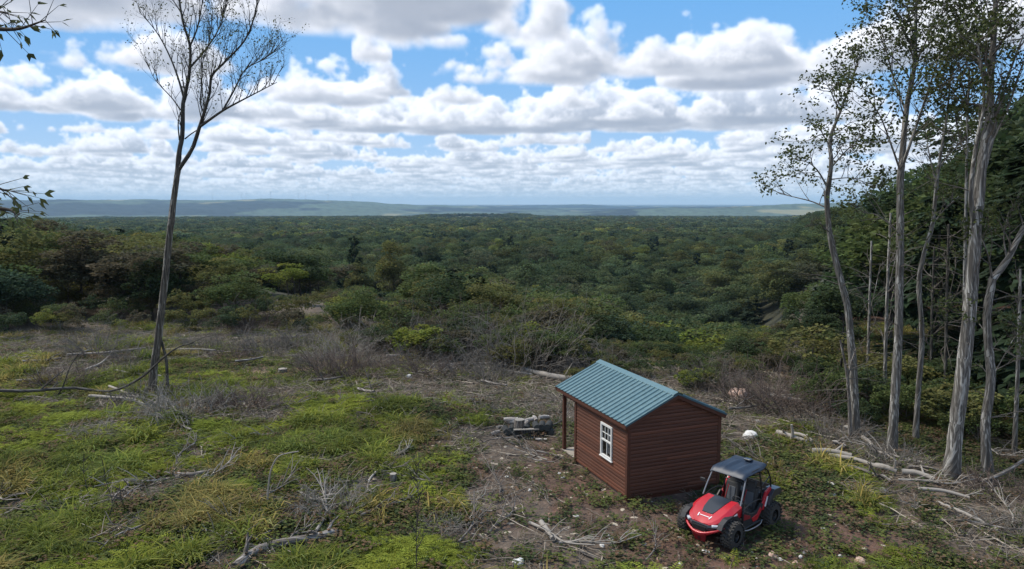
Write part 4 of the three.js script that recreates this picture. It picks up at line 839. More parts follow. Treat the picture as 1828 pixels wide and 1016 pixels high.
[[940, 652, 0, 1.5, greyBrush, 'largest grey brush heap, left of the cabin roof'], [860, 644, 0, 1.2, greyBrush, 'grey brush heap between the long grey log and the woods'], [820, 618, 0, 1.3, redBrush, 'dark purplish brush heap against the woods'], [700, 628, 1, 1.4, greyBrush, 'grey brush heap beyond the dry grass'], [610, 640, 1, 1.2, paleBrush, 'pale brush heap right of the bare earth patch'], [640, 672, 1, 1.1, redBrush, 'low brown brush heap above the grass'], [330, 740, 2, 1.5, paleBrush, 'flat heap of twigs right of the bare tree foot'], [255, 712, 2, 1.2, greyBrush, 'twiggy heap at the foot of the bare tree'], [110, 690, 2, 1.3, redBrush, 'twiggy heap under the long dark branch'], [440, 730, 2, 1.3, redBrush, 'brown twig heap farther right of the bare tree'], [90, 566, 1, 1.3, redBrush, 'brown brush heap before the left woods'], [30, 572, 1, 1.3, paleBrush, 'bleached brush heap at the left photo edge'], [450, 590, 1, 1.4, redBrush, 'reddish brush heap behind the bare tree'],
  [600, 905, 2, .9, paleBrush, 'upturned root heap with bleached twigs in the grass'], [172, 775, 2, .7, paleBrush, 'bleached root tangle in the left grass'], [785, 945, 2, .5, paleBrush, 'small bleached twig bundle in the front grass'], [1350, 722, 1, 1.2, redBrush, 'brown brush heap behind the cabin'], [1420, 740, 1, 1.3, redBrush, 'reddish brush heap at the start of the brush row'], [1490, 780, 2, 1.1, greyBrush, 'grey brush heap under the leaning tree'], [1590, 830, 2, .9, greyBrush, 'grey brush heap under the straight pale tree'], [1790, 880, 2, .9, redBrush, 'red-brown brush at the foot of the crooked tree'], [1800, 950, 2, .7, greyBrush, 'grey brush at the lower right photo corner'], [1270, 690, 1, .9, greyBrush, 'grey brush just behind the cabin ridge'], [750, 650, 2, 1.5, greyBrush, 'low grey brush spread before the brushy edge'], [540, 620, 2, 1.5, greyBrush, 'low grey brush spread beyond the bare earth patch']].concat([[360, 622], [410, 640], [480, 632], [560, 650], [590, 668], [680, 655], [720, 610], [770, 668], [830, 672], [880, 680], [910, 640], [230, 640], [170, 632], [1010, 655], [1060, 668], [660, 618]].map(([x, y], i) => [x, y, 1 + i % 2, .8 + (i * 7 % 5) * .1, [greyBrush, redBrush, greyBrush][i % 3], i % 3 === 1 ? 'low brown brush heap in the litter band along the back of the clearing' : 'low grey brush heap in the litter band along the back of the clearing', i % 3 === 1 ? 'low brown brush heaps along the back of the clearing' : 'low grey brush heaps along the back of the clearing'])).forEach(([x, y, k, s, m, label, group], i) => {
  const p = onGround(x, y), h = thing('brush_heap', label, 'brush', p.x, p.y - .04, p.z, i * 1.7, group); part('twigs', brushShape[k], m, h); h.scale.setScalar(s);
});
// saplings with dark leaves
[[[165, 893], [150, 850], [149, 812]], [[180, 935], [200, 900], [190, 862], [182, 822]], [[745, 1030], [743, 960], [746, 890], [742, 820]], [[470, 1012], [480, 985], [484, 966]]].forEach((px, i) => {
  const label = ['thin leafless sapling stem in the left grass', 'thin crooked sapling with a few brown leaves in the left grass', 'tall fine sapling rising from the bottom edge near the middle', 'short bare sapling by the thick grey log'][i], d = -onGround(...px[0]).z;
  singleTree('sapling', label, d, [[px.map(([x, y], k) => [x, y, k * .05]), .011, .004, i === 2 ? 22 : 6]], { ...woodTree, seed: 120 + i, bare: 0, bark: M.twigDark, twigMat: M.twigDark, levels: 0, leafy: i === 0 ? .1 : .7, bunch: 3, leaf: .09, spread: .14, twig: .45 });
});

// ---------------------------------------------------------------- the cabin
const plankMap = texture(256, 512, (i, j, c) => {
  const u = i / 256, v = j / 512, g = fbm(u * 5, v * 46, 3), k = fbm(u * 2.2 + 20, v * 9 + 4, 3), streak = noise2(u * 14 + 3, v * 150), f = HASH[(i * 31 + j * 577) & 65535];
  const s = .62 + .55 * g + .18 * streak + .12 * f, w = ss(.60, .72, k) * .35;                 // worn, greyer stain in patches
  c[0] = mix(.10, .118, w) * s; c[1] = mix(.031, .055, w) * s; c[2] = mix(.0135, .032, w) * s;
});
{
  const yaw = .365, W = 3.05, L = 3.34, P = 1.07, HW = 2.2, RISE = .76, OH = .15, OG = .1, OF = .2, course = .105;
  const cabin = thing('cabin', 'small red-brown wooden cabin with a teal metal roof and one white window', 'cabin', 3.242, 0, -19.78, yaw);
  const stains = [0, 1, 2, 3].map((k) => { const m = plankMap.clone(); m.offset.set(k * .27, k * .41); m.repeat.set(.5, 1.5); m.needsUpdate = true; const v = [1, .78, 1.2, .9][k]; return new THREE.MeshStandardMaterial({ map: m, bumpMap: m, bumpScale: .003, color: lin(v, v * .98, v * .96), roughness: .7 }); });
  const trim = new THREE.MeshStandardMaterial({ map: plankMap, color: lin(.75, .68, .66), roughness: .7 }), core = mat(.03, .014, .01), deck = mat(.33, .29, .24, .9), R = rng(61);
  // a lapped log-siding board along +x, its face rounded, outside is +z
  const board = (len, h, depth = .018) => {
    const prof = [[0, 0], [depth * .35, .004], [depth * .85, h * .16], [depth, h * .42], [depth * .95, h * .66], [depth * .6, h * .9], [depth * .3, h - .003], [0, h - .003]], b = new Build();
    for (let k = 0; k < prof.length; k++) { const [z0, y0] = prof[k], [z1, y1] = prof[(k + 1) % prof.length]; const nz = y1 - y0, ny = -(z1 - z0), l = Math.hypot(nz, ny) || 1; const a = b.v(0, y0, z0, 0, ny / l, nz / l, 0, y0), e = b.v(len, y0, z0, 0, ny / l, nz / l, len, y0), f = b.v(len, y1, z1, 0, ny / l, nz / l, len, y1), g = b.v(0, y1, z1, 0, ny / l, nz / l, 0, y1); b.i.push(a, e, f, a, f, g); }
    for (const [x, s] of [[0, -1], [len, 1]]) { const c = b.v(x, h / 2, 0, s, 0, 0, 0, 0), ring = prof.map(([z, y]) => b.v(x, y, z, s, 0, 0, z, y)); for (let k = 0; k < ring.length; k++) b.i.push(c, ring[k], ring[(k + 1) % ring.length]); }
    return b.geo();
  };
  const e0 = (k) => (k * 7 + 3) % 5 < 2;
  const wallBoards = (parent, len, rows, holes, limit) => {
    for (let k = 0; k < rows; k++) {
      const y = .1 + k * course, spans = [];
      let a = 0, b = len; if (limit) { [a, b] = limit(y + course * .5); if (b - a < .05) continue; }
      const hole = holes && y + course > holes[2] && y < holes[3];
      if (hole) spans.push([a, holes[0]], [holes[1], b]); else spans.push([a, b]);
      if (e0(k)) { const [s, e] = spans[0], j = mix(s, e, .3 + .4 * R()); if (e - s > 1.2) spans.splice(0, 1, [s, j - .0015], [j + .0015, e]); }
      for (const [s, e] of spans) { const m = part('siding_board', board(e - s, course), stains[Math.floor(R() * 4)], parent, s, y, .002 * (k % 2)); m.rotation.x = 0; }
    }
  };
  const side = (name, x, z, turn) => { const g = new THREE.Group(); g.name = name; g.position.set(x, 0, z); g.rotation.y = turn; cabin.add(g); return g; };
  // window side: boards run from the porch to the near corner, outside is -x
  const WIN = [L - 1.53, L - .9, .92, 1.87], left = side('window_wall', 0, -L, -Math.PI / 2), right = side('far_side_wall', W, 0, Math.PI / 2), gable = side('gable_wall', 0, 0, 0), front = side('porch_wall', W, -L, Math.PI);
  part('wall_core', mergeGeometries([box(WIN[0], HW - .1, .06, WIN[0] / 2, .1 + (HW - .1) / 2, -.035), box(L - WIN[1], HW - .1, .06, (L + WIN[1]) / 2, .1 + (HW - .1) / 2, -.035), box(WIN[1] - WIN[0], WIN[2] - .1, .06, (WIN[0] + WIN[1]) / 2, .1 + (WIN[2] - .1) / 2, -.035), box(WIN[1] - WIN[0], HW - WIN[3], .06, (WIN[0] + WIN[1]) / 2, (HW + WIN[3]) / 2, -.035)]), core, left);
  wallBoards(left, L, 21, WIN);
  part('wall_core', box(L - .02, HW - .1, .06, L / 2, .1 + (HW - .1) / 2, -.035), core, right); wallBoards(right, L, 21);
  const gableShape = (w, inset) => { const s = new THREE.Shape([[inset, .1], [w - inset, .1], [w - inset, HW], [w / 2, HW + RISE * .86], [inset, HW]].map(([x, y]) => new THREE.Vector2(x, y))); return new THREE.ExtrudeGeometry(s, { depth: .06, bevelEnabled: false }).translate(0, 0, -.065); };
  const tri = (y) => y < HW - .02 ? [0, W] : [(y - HW) / (RISE * .9) * W / 2, W - (y - HW) / (RISE * .9) * W / 2];
  part('wall_core', gableShape(W, .07), core, gable); wallBoards(gable, W, 28, null, tri);
  part('wall_core', gableShape(W, .07), core, front); wallBoards(front, W, 28, null, tri);
  { const d = part('door', new RoundedBoxGeometry(.86, 1.95, .05, 2, .01), mat(.12, .05, .035, .6), front, W / 2, 1.14, .05); part('handle', new THREE.SphereGeometry(.03, 10, 8), mat(.5, .5, .48, .3, { metalness: .9 }), d, .36, 0, .05); }
  for (const [x, z] of [[-.012, -.012], [W + .012, -.012], [-.012, -L + .012], [W + .012, -L + .012]]) part('corner_trim', new RoundedBoxGeometry(.115, HW - .03, .115, 1, .006), trim, cabin, x + (x < 1 ? .03 : -.03), .06 + (HW - .03) / 2, z + (z > -1 ? -.02 : .02));
  for (const z of [.012, -L + .03]) part('skid_beam', box(W - .02, .13, .1, W / 2, .035, z - .08), trim, cabin);
  for (const x of [.1, W - .1]) part('skid_beam', box(.12, .14, L + P - .2, x, .03, -(L + P) / 2 + .02), mat(.16, .11, .085, .9), cabin);
  part('floor', box(W - .16, .05, L - .16, W / 2, .15, -L / 2), core, cabin);
  // window: white frame, two sashes, six small panes above and one below
  {
    const w = new THREE.Group(); w.name = 'window'; w.position.set(0, 0, -L); w.rotation.y = -Math.PI / 2; cabin.add(w);
    const white = mat(.68, .68, .66, .5), [x0, x1, y0, y1] = WIN, f = .062, glass = new THREE.MeshPhysicalMaterial({ color: 0xffffff, roughness: .03, transmission: 1, thickness: 0, ior: 1.5 });
    const fr = (a, b, c, d, z = .045, t = .055) => part('frame', new RoundedBoxGeometry(b - a, d - c, t, 1, .004), white, w, (a + b) / 2, (c + d) / 2, z - t / 2 + .008);
    fr(x0 - .03, x0 + f - .03, y0 - .03, y1 + .03); fr(x1 - f + .03, x1 + .03, y0 - .03, y1 + .03); fr(x0 + f - .032, x1 - f + .032, y1 - f + .03, y1 + .033, .048); fr(x0 + f - .032, x1 - f + .032, y0 - .033, y0 + f - .03, .048); fr(x0 + .03, x1 - .03, 1.375, 1.425, .04, .04);
    part('sill', new RoundedBoxGeometry(x1 - x0 + .14, .03, .07, 1, .005), white, w, (x0 + x1) / 2, y0 - .045, .035);
    for (let k = 1; k < 3; k++) part('muntin', box(.018, .38, .018, mix(x0 + .04, x1 - .04, k / 3), 1.62, .024), white, w);
    part('muntin', box(.54, .018, .02, (x0 + x1) / 2, 1.62, .022), white, w);
    part('muntin', box(.018, .38, .018, (x0 + x1) / 2, 1.17, .014), white, w);
    for (let k = 0; k < 3; k++) for (let m = 0; m < 2; m++) part('pane', new THREE.PlaneGeometry(.175, .185).translate(mix(x0 + .035, x1 - .035, (k + .5) / 3), 1.53 + m * .19, .014), glass, w);
    for (let k = 0; k < 2; k++) part('pane', new THREE.PlaneGeometry(.255, .4).translate(mix(x0 + .045, x1 - .045, (k + .5) / 2), 1.165, .006), glass, w);
    part('blind', box(.5, .9, .004, (x0 + x1) / 2, 1.4, -.12), mat(.10, .11, .12, .8), w);
  }
  // roof: ribbed teal sheets on both slopes, ridge cap, trim
  const halfW = W / 2 + OH, slope = Math.hypot(halfW, RISE), ang = Math.atan2(RISE, halfW), z0 = OG, z1 = -(L + P + OF), RL = z0 - z1;
  const teal = new THREE.MeshPhysicalMaterial({ color: lin(.108, .2, .222), roughness: .45, metalness: .1, clearcoat: .2, clearcoatRoughness: .4 }), tealDark = mat(.05, .11, .135, .5, { metalness: .1 });
  const scuff = texture(256, 256, (i, j, c) => { const n = fbm(i / 20 + 4, j / 60, 4), f = HASH[(i * 57 + j * 131) & 65535], g = ss(.58, .74, fbm(i / 9 + 40, j / 11, 3)); for (let k = 0; k < 3; k++) c[k] = (.80 + .28 * n) * (.96 + .06 * f) * mix(1, [.92, .84, .78][k], g); });
  teal.map = scuff; teal.roughnessMap = scuff; teal.roughness = .5;
  const tealTones = [teal, teal.clone(), teal.clone()]; tealTones[1].color = lin(.115, .207, .228); tealTones[2].color = lin(.102, .193, .216);
  const sheet = (wd, pitch) => {                      // profile across its width, extruded down the slope
    const pr = [[0, 0]]; const n = Math.round(wd / pitch); for (let k = 0; k < n; k++) { const c = (k + .5) * pitch; pr.push([c - .05, 0], [c - .028, .036], [c + .028, .036], [c + .05, 0]); } pr.push([wd, 0]);
    const b = new Build();
    for (let k = 0; k < pr.length - 1; k++) { const [u0, h0] = pr[k], [u1, h1] = pr[k + 1], l = Math.hypot(u1 - u0, h1 - h0), nu = -(h1 - h0) / l, nh = (u1 - u0) / l; for (const [dh, sg] of [[0, 1], [-.006, -1]]) { const a = b.v(0, h0 + dh, -u0, 0, nh * sg, -nu * sg, 0, u0), c = b.v(slope, h0 + dh, -u0, 0, nh * sg, -nu * sg, slope, u0), d = b.v(slope, h1 + dh, -u1, 0, nh * sg, -nu * sg, slope, u1), e = b.v(0, h1 + dh, -u1, 0, nh * sg, -nu * sg, 0, u1); sg > 0 ? b.i.push(a, c, d, a, d, e) : b.i.push(a, d, c, a, e, d); }
      const a = b.v(0, h0, -u0, -1, 0, 0, 0, 0), c = b.v(0, h1, -u1, -1, 0, 0, 0, 0), d = b.v(0, h1 - .006, -u1, -1, 0, 0, 0, 0), e = b.v(0, h0 - .006, -u0, -1, 0, 0, 0, 0); b.i.push(a, c, d, a, d, e); }
    return b.geo();
  };
  const roof = new THREE.Group(); roof.name = 'roof'; cabin.add(roof);
  const nP = 7, pw = RL / nP, sg = sheet(pw - .002, (pw - .002) / 3);
  for (const s of [0, 1]) for (let k = 0; k < nP; k++) {
    const m = part('metal_sheet', sg, tealTones[(k * 2 + s) % 3], roof);
    if (!s) { m.position.set(-OH, HW + .055, z0 - k * pw); m.rotation.z = ang; } else { m.position.set(W + OH, HW + .055, z0 - (k + 1) * pw); m.rotation.set(0, Math.PI, 0); m.rotateZ(ang); }
  }
  const cap = new Build(), cr = RISE + HW + .055; for (const s of [-1, 1]) { const nx = Math.sin(ang) * s, ny = Math.cos(ang), w = .17, y = cr + .038; const a = cap.v(W / 2, y, z0 + .012, nx, ny, 0, 0, 0), b = cap.v(W / 2, y, z1 - .012, nx, ny, 0, 0, 1), c = cap.v(W / 2 + s * w * ny, y - w * Math.sin(ang), z1 - .012, nx, ny, 0, 1, 1), d = cap.v(W / 2 + s * w * ny, y - w * Math.sin(ang), z0 + .012, nx, ny, 0, 1, 0), e = cap.v(W / 2 + s * w * ny, y - w * Math.sin(ang) - .03, z0 + .012, s, 0, 0, 1, 0), f = cap.v(W / 2 + s * w * ny, y - w * Math.sin(ang) - .03, z1 - .012, s, 0, 0, 1, 0); cap.i.push(a, b, c, a, c, d, d, c, f, d, f, e); }
  part('ridge_cap', cap.geo(), teal, roof);
  for (const s of [-1, 1]) for (const [z, t] of [[z0 - .012, .03], [z1 + .012, .03]]) { const g = new RoundedBoxGeometry(slope - .01, .12, t, 1, .005); const m = part('rake_trim', g, trim, roof, W / 2 + s * halfW / 2, HW + RISE / 2 - .035, z); m.rotation.z = -s * ang; const e = part('rake_edge', box(slope, .05, .012), tealDark, roof, W / 2 + s * halfW / 2, HW + RISE / 2 + .035, z + (z > 0 ? .024 : -.024)); e.rotation.z = -s * ang; }
  for (const s of [0, 1]) { part('eave_board', box(.025, .12, RL - .07, s ? W + OH - .03 : -OH + .03, HW - .015, (z0 + z1) / 2), trim, roof); part('soffit', box(OH - .03, .015, L - .02, s ? W + OH / 2 : -OH / 2, HW - .05, -L / 2), trim, roof); const d = part('roof_deck', box(slope - .06, .02, RL - .08), mat(.13, .10, .075, .9), roof, s ? W / 2 + halfW / 2 : W / 2 - halfW / 2, HW + RISE / 2 + .012, (z0 + z1) / 2); d.rotation.z = s ? -ang : ang; }
  // porch
  const porch = new THREE.Group(); porch.name = 'porch'; cabin.add(porch);
  for (let k = 0; k < 7; k++) part('deck_board', new RoundedBoxGeometry(W - .02, .035, P / 7 - .008, 1, .006), deck, porch, W / 2, .135, -L - (k + .5) * P / 7);
  for (const x of [.07, W - .07]) { part('post', new RoundedBoxGeometry(.11, HW - .2, .11, 1, .01), trim, porch, x, .15 + (HW - .2) / 2, -(L + P) + .07); part('header_beam', box(.1, .16, P - .02, x, HW - .13, -L - P / 2), trim, porch); }
  part('header_beam', box(W - .24, .16, .1, W / 2, HW - .13, -(L + P) + .07), trim, porch);
}

// ---------------------------------------------------------------- the red side-by-side buggy
{
  const fl = V3(5.36, 0, -16.97), fwd = V3(-.742, 0, .670), lft = V3(.670, 0, .742), WB = 2.05, TR = .71, wheelR = .385, SC = .89;
  const org = fl.clone().addScaledVector(lft, -TR * SC).addScaledVector(fwd, -WB / 2 * SC);
  const car = thing('side_by_side_buggy', 'red and black open off-road buggy with a dark roof parked by the cabin', 'buggy', org.x, ground(org.x, org.z) + .005, org.z, Math.atan2(-.670, -.742)); car.scale.setScalar(SC);
  const red = new THREE.MeshPhysicalMaterial({ color: lin(.46, .012, .022), roughness: .42, clearcoat: .35, clearcoatRoughness: .15 }), black = mat(.018, .018, .02, .55), gloss = new THREE.MeshPhysicalMaterial({ color: lin(.028, .033, .042), roughness: .3, clearcoat: .3, clearcoatRoughness: .25 }), rubber = mat(.042, .039, .036, .92), rim = mat(.03, .03, .032, .4, { metalness: .6 }), steel = mat(.30, .30, .31, .35, { metalness: .8 }), white = mat(.78, .78, .78, .5), seatM = mat(.035, .036, .038, .8), frameM = mat(.022, .022, .024, .4, { metalness: .3 }), dust = mat(.10, .085, .07, .95);
  const tubeP = (name, pts, r, m, parent = car, n = 16) => { const c = curve(pts.map((p) => V3(...p)), n); return part(name, new Build().tube(c, c.map(() => r), 8, true, true).geo(), m, parent); };
  // closed shape through cross sections [x, list of y/z]
  const loft = (secs) => {
    const b = new Build(), n = secs[0][1].length;
    for (const [x, pts] of secs) pts.forEach(([y, z]) => b.v(x, y, z, 0, 1, 0, x, z));
    for (let k = 0; k < secs.length - 1; k++) for (let s = 0; s < n; s++) { const a = k * n + s, c = k * n + (s + 1) % n; b.i.push(a, c, a + n, c, c + n, a + n); }
    for (const k of [0, secs.length - 1]) for (let s = 1; s < n - 1; s++) b.i.push(k * n, k * n + s, k * n + s + 1);
    return toCreasedNormals(b.geo(false, false), .3);
  };
  const plate = (pts, depth, bevel = .008) => new THREE.ExtrudeGeometry(new THREE.Shape(pts.map(([x, y]) => new THREE.Vector2(x, y))), { depth, bevelEnabled: true, bevelThickness: bevel, bevelSize: bevel, bevelSegments: 2 }).translate(0, 0, -depth / 2);
  // nose: red hood with raised shoulders, black centre panel and black lower lip
  const hoodSec = (x, w, yb, ys, yt, in1) => [x, [[yb, -w], [ys, -w], [yt, -w * .78], [yt - .015, -in1], [yt - .03, 0], [yt - .015, in1], [yt, w * .78], [ys, w], [yb, w]]];
  part('hood', loft([hoodSec(.42, .60, .70, .96, 1.06, .25), hoodSec(.75, .62, .70, .92, 1.02, .25), hoodSec(1.05, .61, .69, .85, .93, .22), hoodSec(1.28, .54, .67, .78, .83, .18), hoodSec(1.44, .40, .65, .71, .74, .14), hoodSec(1.52, .26, .64, .67, .69, .1)]), red, car);
  part('hood_panel', loft([[.42, [[1.02, -.27], [1.062, -.26], [1.058, 0], [1.062, .26], [1.02, .27]]], [.75, [[.98, -.26], [1.022, -.25], [1.018, 0], [1.022, .25], [.98, .26]]], [1.05, [[.89, -.22], [.928, -.21], [.924, 0], [.928, .21], [.89, .22]]], [1.2, [[.82, -.17], [.868, -.16], [.864, 0], [.868, .16], [.82, .17]]]]), gloss, car);
  for (const s of [-1, 1]) { const m = part('hood_stripe', new RoundedBoxGeometry(.13, .012, .032, 1, .004), white, car, 1.335, .795, s * .185); m.rotation.set(0, s * .18, -.40); }
  { const m = part('hood_stripe', new RoundedBoxGeometry(.024, .012, .30, 1, .004), white, car, 1.32, .792, 0); m.rotation.z = -.42; }
  part('nose_lip', loft([[1.02, [[.60, -.62], [.70, -.645], [.73, -.60], [.73, .60], [.70, .645], [.60, .62]]], [1.30, [[.56, -.56], [.66, -.585], [.69, -.54], [.69, .54], [.66, .585], [.56, .56]]], [1.48, [[.54, -.40], [.63, -.43], [.665, -.38], [.665, .38], [.63, .43], [.54, .40]]], [1.57, [[.54, -.24], [.61, -.26], [.65, -.22], [.65, .22], [.61, .26], [.54, .24]]]]), gloss, car);
  const grille = part('grille', new RoundedBoxGeometry(.1, .15, .44, 2, .02), mat(.006, .006, .006, .8), car, 1.535, .535, 0);
  for (let k = 0; k < 4; k++) part('slat', box(.012, .012, .40), black, grille, .052, -.05 + k * .034, 0);
  for (const s of [-1, 1]) { const h = part('headlight', new RoundedBoxGeometry(.16, .065, .2, 2, .02), mat(.55, .57, .6, .12), car, 1.42, .655, s * .40); h.rotation.y = -s * .7; part('lens_bezel', new RoundedBoxGeometry(.17, .03, .22, 1, .01), black, h, -.01, -.045, 0); }
  for (const s of [-1, 1]) { const m = part('fender_decal', new RoundedBoxGeometry(.34, .075, .014, 1, .004), mat(.62, .62, .64, .4), car, .88, .815, s * .634); m.rotation.z = -.2; m.rotation.x = s * .12; }
  tubeP('bumper', [[1.22, .64, -.62], [1.42, .57, -.52], [1.62, .46, -.22], [1.66, .43, 0], [1.62, .46, .22], [1.42, .57, .52], [1.22, .64, .62]], .035, red, car, 28);
  tubeP('bumper_brace', [[1.50, .50, -.40], [1.6, .40, -.2], [1.62, .36, 0], [1.6, .40, .2], [1.50, .50, .40]], .022, red, car, 18);
  { const g = part('skid_plate', plate([[-.24, .2], [.24, .2], [.15, -.12], [-.15, -.12]], .02), mat(.26, .012, .02, .5), car, 1.55, .27, 0); g.rotation.set(0, Math.PI / 2, 0); g.rotateX(.35); part('tow_hook', new THREE.TorusGeometry(.035, .01, 6, 12), black, g, 0, -.02, .03); }
  // chassis, floor and cockpit
  part('chassis', loft([[1.35, [[.34, -.2], [.50, -.22], [.50, .22], [.34, .2]]], [.8, [[.28, -.28], [.60, -.32], [.60, .32], [.28, .28]]], [.5, [[.25, -.55], [.42, -.6], [.42, .6], [.25, .55]]], [-.6, [[.25, -.55], [.42, -.6], [.42, .6], [.25, .55]]], [-.85, [[.30, -.4], [.72, -.46], [.72, .46], [.30, .4]]], [-1.4, [[.42, -.36], [.72, -.42], [.72, .42], [.42, .36]]]]), black, car);
  part('dashboard', loft([[.42, [[.72, -.58], [1.03, -.56], [1.03, .56], [.72, .58]]], [.24, [[.74, -.57], [1.0, -.55], [1.0, .55], [.74, .57]]]]), black, car);
  part('firewall', new RoundedBoxGeometry(.05, .42, 1.1, 1, .01), black, car, .43, .58, 0);
  part('centre_console', new RoundedBoxGeometry(.9, .2, .18, 2, .03), black, car, -.15, .5, 0);
  { const w = part('steering_wheel', new THREE.TorusGeometry(.16, .016, 8, 24), black, car, .1, .98, -.29); w.rotation.y = Math.PI / 2; w.rotateX(.55); for (let k = 0; k < 3; k++) { const sp = part('spoke', box(.02, .15, .012), steel, w); sp.rotation.z = k * 2.094; sp.position.set(-Math.sin(k * 2.094) * .075, Math.cos(k * 2.094) * .075, 0); } tubeP('steering_column', [[.14, .95, -.29], [.35, .84, -.29]], .02, black); }
  for (const s of [-1, 1]) {
    const st = new THREE.Group(); st.name = 'seat'; st.position.set(-.32, .42, s * .29); car.add(st);
    part('cushion', new RoundedBoxGeometry(.5, .16, .44, 3, .05), seatM, st, .05, .1, 0);
    const bk = part('backrest', new RoundedBoxGeometry(.14, .66, .44, 3, .06), seatM, st, -.26, .46, 0); bk.rotation.z = .2;
    const bl = part('backrest_panel', new RoundedBoxGeometry(.03, .4, .24, 2, .012), mat(.075, .085, .10, .7), st, -.185, .45, 0); bl.rotation.z = .2;
    const hr = part('headrest', new RoundedBoxGeometry(.11, .2, .26, 3, .04), seatM, st, -.34, .84, 0); hr.rotation.z = .2;
    tubeP('seat_belt', [[-.5, 1.12, s * .29 + .08], [-.42, .9, s * .29 + .1], [-.28, .66, s * .29 + .1]], .014, mat(.25, .012, .02, .8));
  }
  // doors: red lower panels stepping up to the rear quarter
  for (const s of [-1, 1]) {
    const z = s * .655;
    const d = part('door', plate([[.46, .40], [-.30, .40], [-.52, .60], [-.60, .80], [-.48, .86], [-.34, .74], [-.16, .66], [.14, .70], [.40, .86], [.46, .80]], .035), black, car, 0, 0, z);
    part('door_stripe', plate([[-.06, .44], [-.28, .44], [-.50, .66], [-.44, .76], [-.26, .60], [.02, .56]], .012), red, d, 0, 0, s * .026);
    part('door_stripe', plate([[.44, .62], [.12, .585], [.10, .65], [.42, .78]], .012), mat(.24, .012, .018, .5), d, 0, 0, s * .026);
    part('rear_quarter_panel', plate([[-.52, .66], [-.62, .84], [-.78, 1.10], [-1.02, 1.18], [-1.08, 1.12], [-.88, 1.0], [-.74, .74], [-.66, .60]], .04), red, car, 0, 0, s * .64);
    part('quarter_stripe', plate([[-.70, .70], [-.84, .96], [-.88, .95], [-.76, .68]], .008, .003), white, car, 0, 0, s * .672);
    part('rear_fender', plate([[-.80, .74], [-.90, .98], [-1.08, 1.12], [-1.42, 1.10], [-1.50, .98], [-1.40, .90], [-1.2, .93], [-1.0, .86], [-.9, .72]], .28), gloss, car, 0, 0, s * .62);
    part('sill_guard', new RoundedBoxGeometry(.95, .06, .14, 2, .02), black, car, .02, .36, s * .64);
    tubeP('rock_slider', [[.5, .34, s * .70], [.3, .31, s * .745], [-.35, .31, s * .745], [-.52, .36, s * .70]], .022, steel);
    part('front_fender', plate([[1.46, .62], [1.38, .72], [1.2, .79], [.98, .80], [.76, .72], [.64, .58], [.60, .45], [.55, .45], [.58, .64], [.70, .80], [.98, .87], [1.24, .85], [1.44, .76], [1.52, .64]], .14), black, car, 0, 0, s * .585);
  }
  part('cargo_bed', mergeGeometries([box(.62, .03, .9, -1.18, .88, 0), box(.03, .2, .9, -1.49, .97, 0), box(.62, .2, .03, -1.18, .97, .45), box(.62, .2, .03, -1.18, .97, -.45)]), black, car);
  part('engine_cover', new RoundedBoxGeometry(.35, .34, .9, 2, .04), black, car, -.78, .82, 0);
  part('tailgate', new RoundedBoxGeometry(.05, .3, .86, 2, .02), black, car, -1.53, .82, 0);
  for (const s of [-1, 1]) part('tail_light', new RoundedBoxGeometry(.04, .1, .06, 1, .01), mat(.3, .01, .01, .3), car, -1.55, 1.0, s * .42);
  // cage: each bar on its own
  for (const s of [-1, 1]) {
    tubeP('front_pillar', [[.50, 1.02, s * .60], [.32, 1.36, s * .57], [.10, 1.74, s * .52]], .023, steel);
    tubeP('roof_rail', [[.10, 1.74, s * .52], [-.3, 1.80, s * .52], [-.85, 1.78, s * .51]], .024, frameM);
    tubeP('rear_pillar', [[-.62, .80, s * .62], [-.64, 1.3, s * .58], [-.60, 1.78, s * .52]], .024, frameM);
    tubeP('rear_brace', [[-.85, 1.78, s * .51], [-1.08, 1.62, s * .53], [-1.22, 1.3, s * .55], [-1.25, 1.02, s * .55]], .024, frameM);
    tubeP('side_brace', [[-.64, 1.3, s * .585], [-.95, 1.35, s * .555], [-1.17, 1.45, s * .54]], .018, frameM);
    tubeP('door_bar', [[.44, .86, s * .64], [.1, .98, s * .66], [-.3, 1.0, s * .66], [-.6, .92, s * .63]], .02, frameM);
  }
  tubeP('cross_bar', [[.10, 1.74, -.52], [.12, 1.76, 0], [.10, 1.74, .52]], .023, frameM); tubeP('cross_bar', [[-.60, 1.78, -.52], [-.60, 1.78, .52]], .023, frameM); tubeP('cross_bar', [[-.85, 1.78, -.51], [-.85, 1.78, .51]], .023, frameM); tubeP('cross_bar', [[-.64, 1.22, -.58], [-.64, 1.22, .58]], .022, frameM);
  tubeP('harness_bar', [[-.64, 1.62, -.54], [-1.2, 1.1, .54]], .016, frameM);
  // roof: dark moulded panel with raised ribs, a dipped middle and a rear lip
  {
    const secs = [], b = new Build(), nx = 14, nz = 20, Y = (u, v) => { const x = mix(.24, -.98, u), z = mix(-.585, .585, v); let y = 1.80 + .022 * Math.sin(Math.min(1, u * 1.2) * 2.2) - .10 * Math.pow(Math.max(0, .12 - u) / .12, 1.4) - .045 * ss(.86, 1, Math.abs(2 * v - 1)); y += .034 * (ss(.10, .16, Math.abs(v - .5)) - ss(.22, .28, Math.abs(v - .5))) * ss(.05, .2, u) * (1 - ss(.75, .9, u)); y += .05 * ss(.84, .97, u); return [x * 1, y, z * (1 - .08 * ss(.7, 1, u) - .05 * ss(.25, 0, u))]; };
    for (const dy of [0, -.03]) for (let i = 0; i <= nx; i++) for (let j = 0; j <= nz; j++) { const [x, y, z] = Y(i / nx, j / nz); b.v(x, y + dy, z, 0, 1, 0, x, z); }
    const n = (nx + 1) * (nz + 1), id = (i, j) => i * (nz + 1) + j;
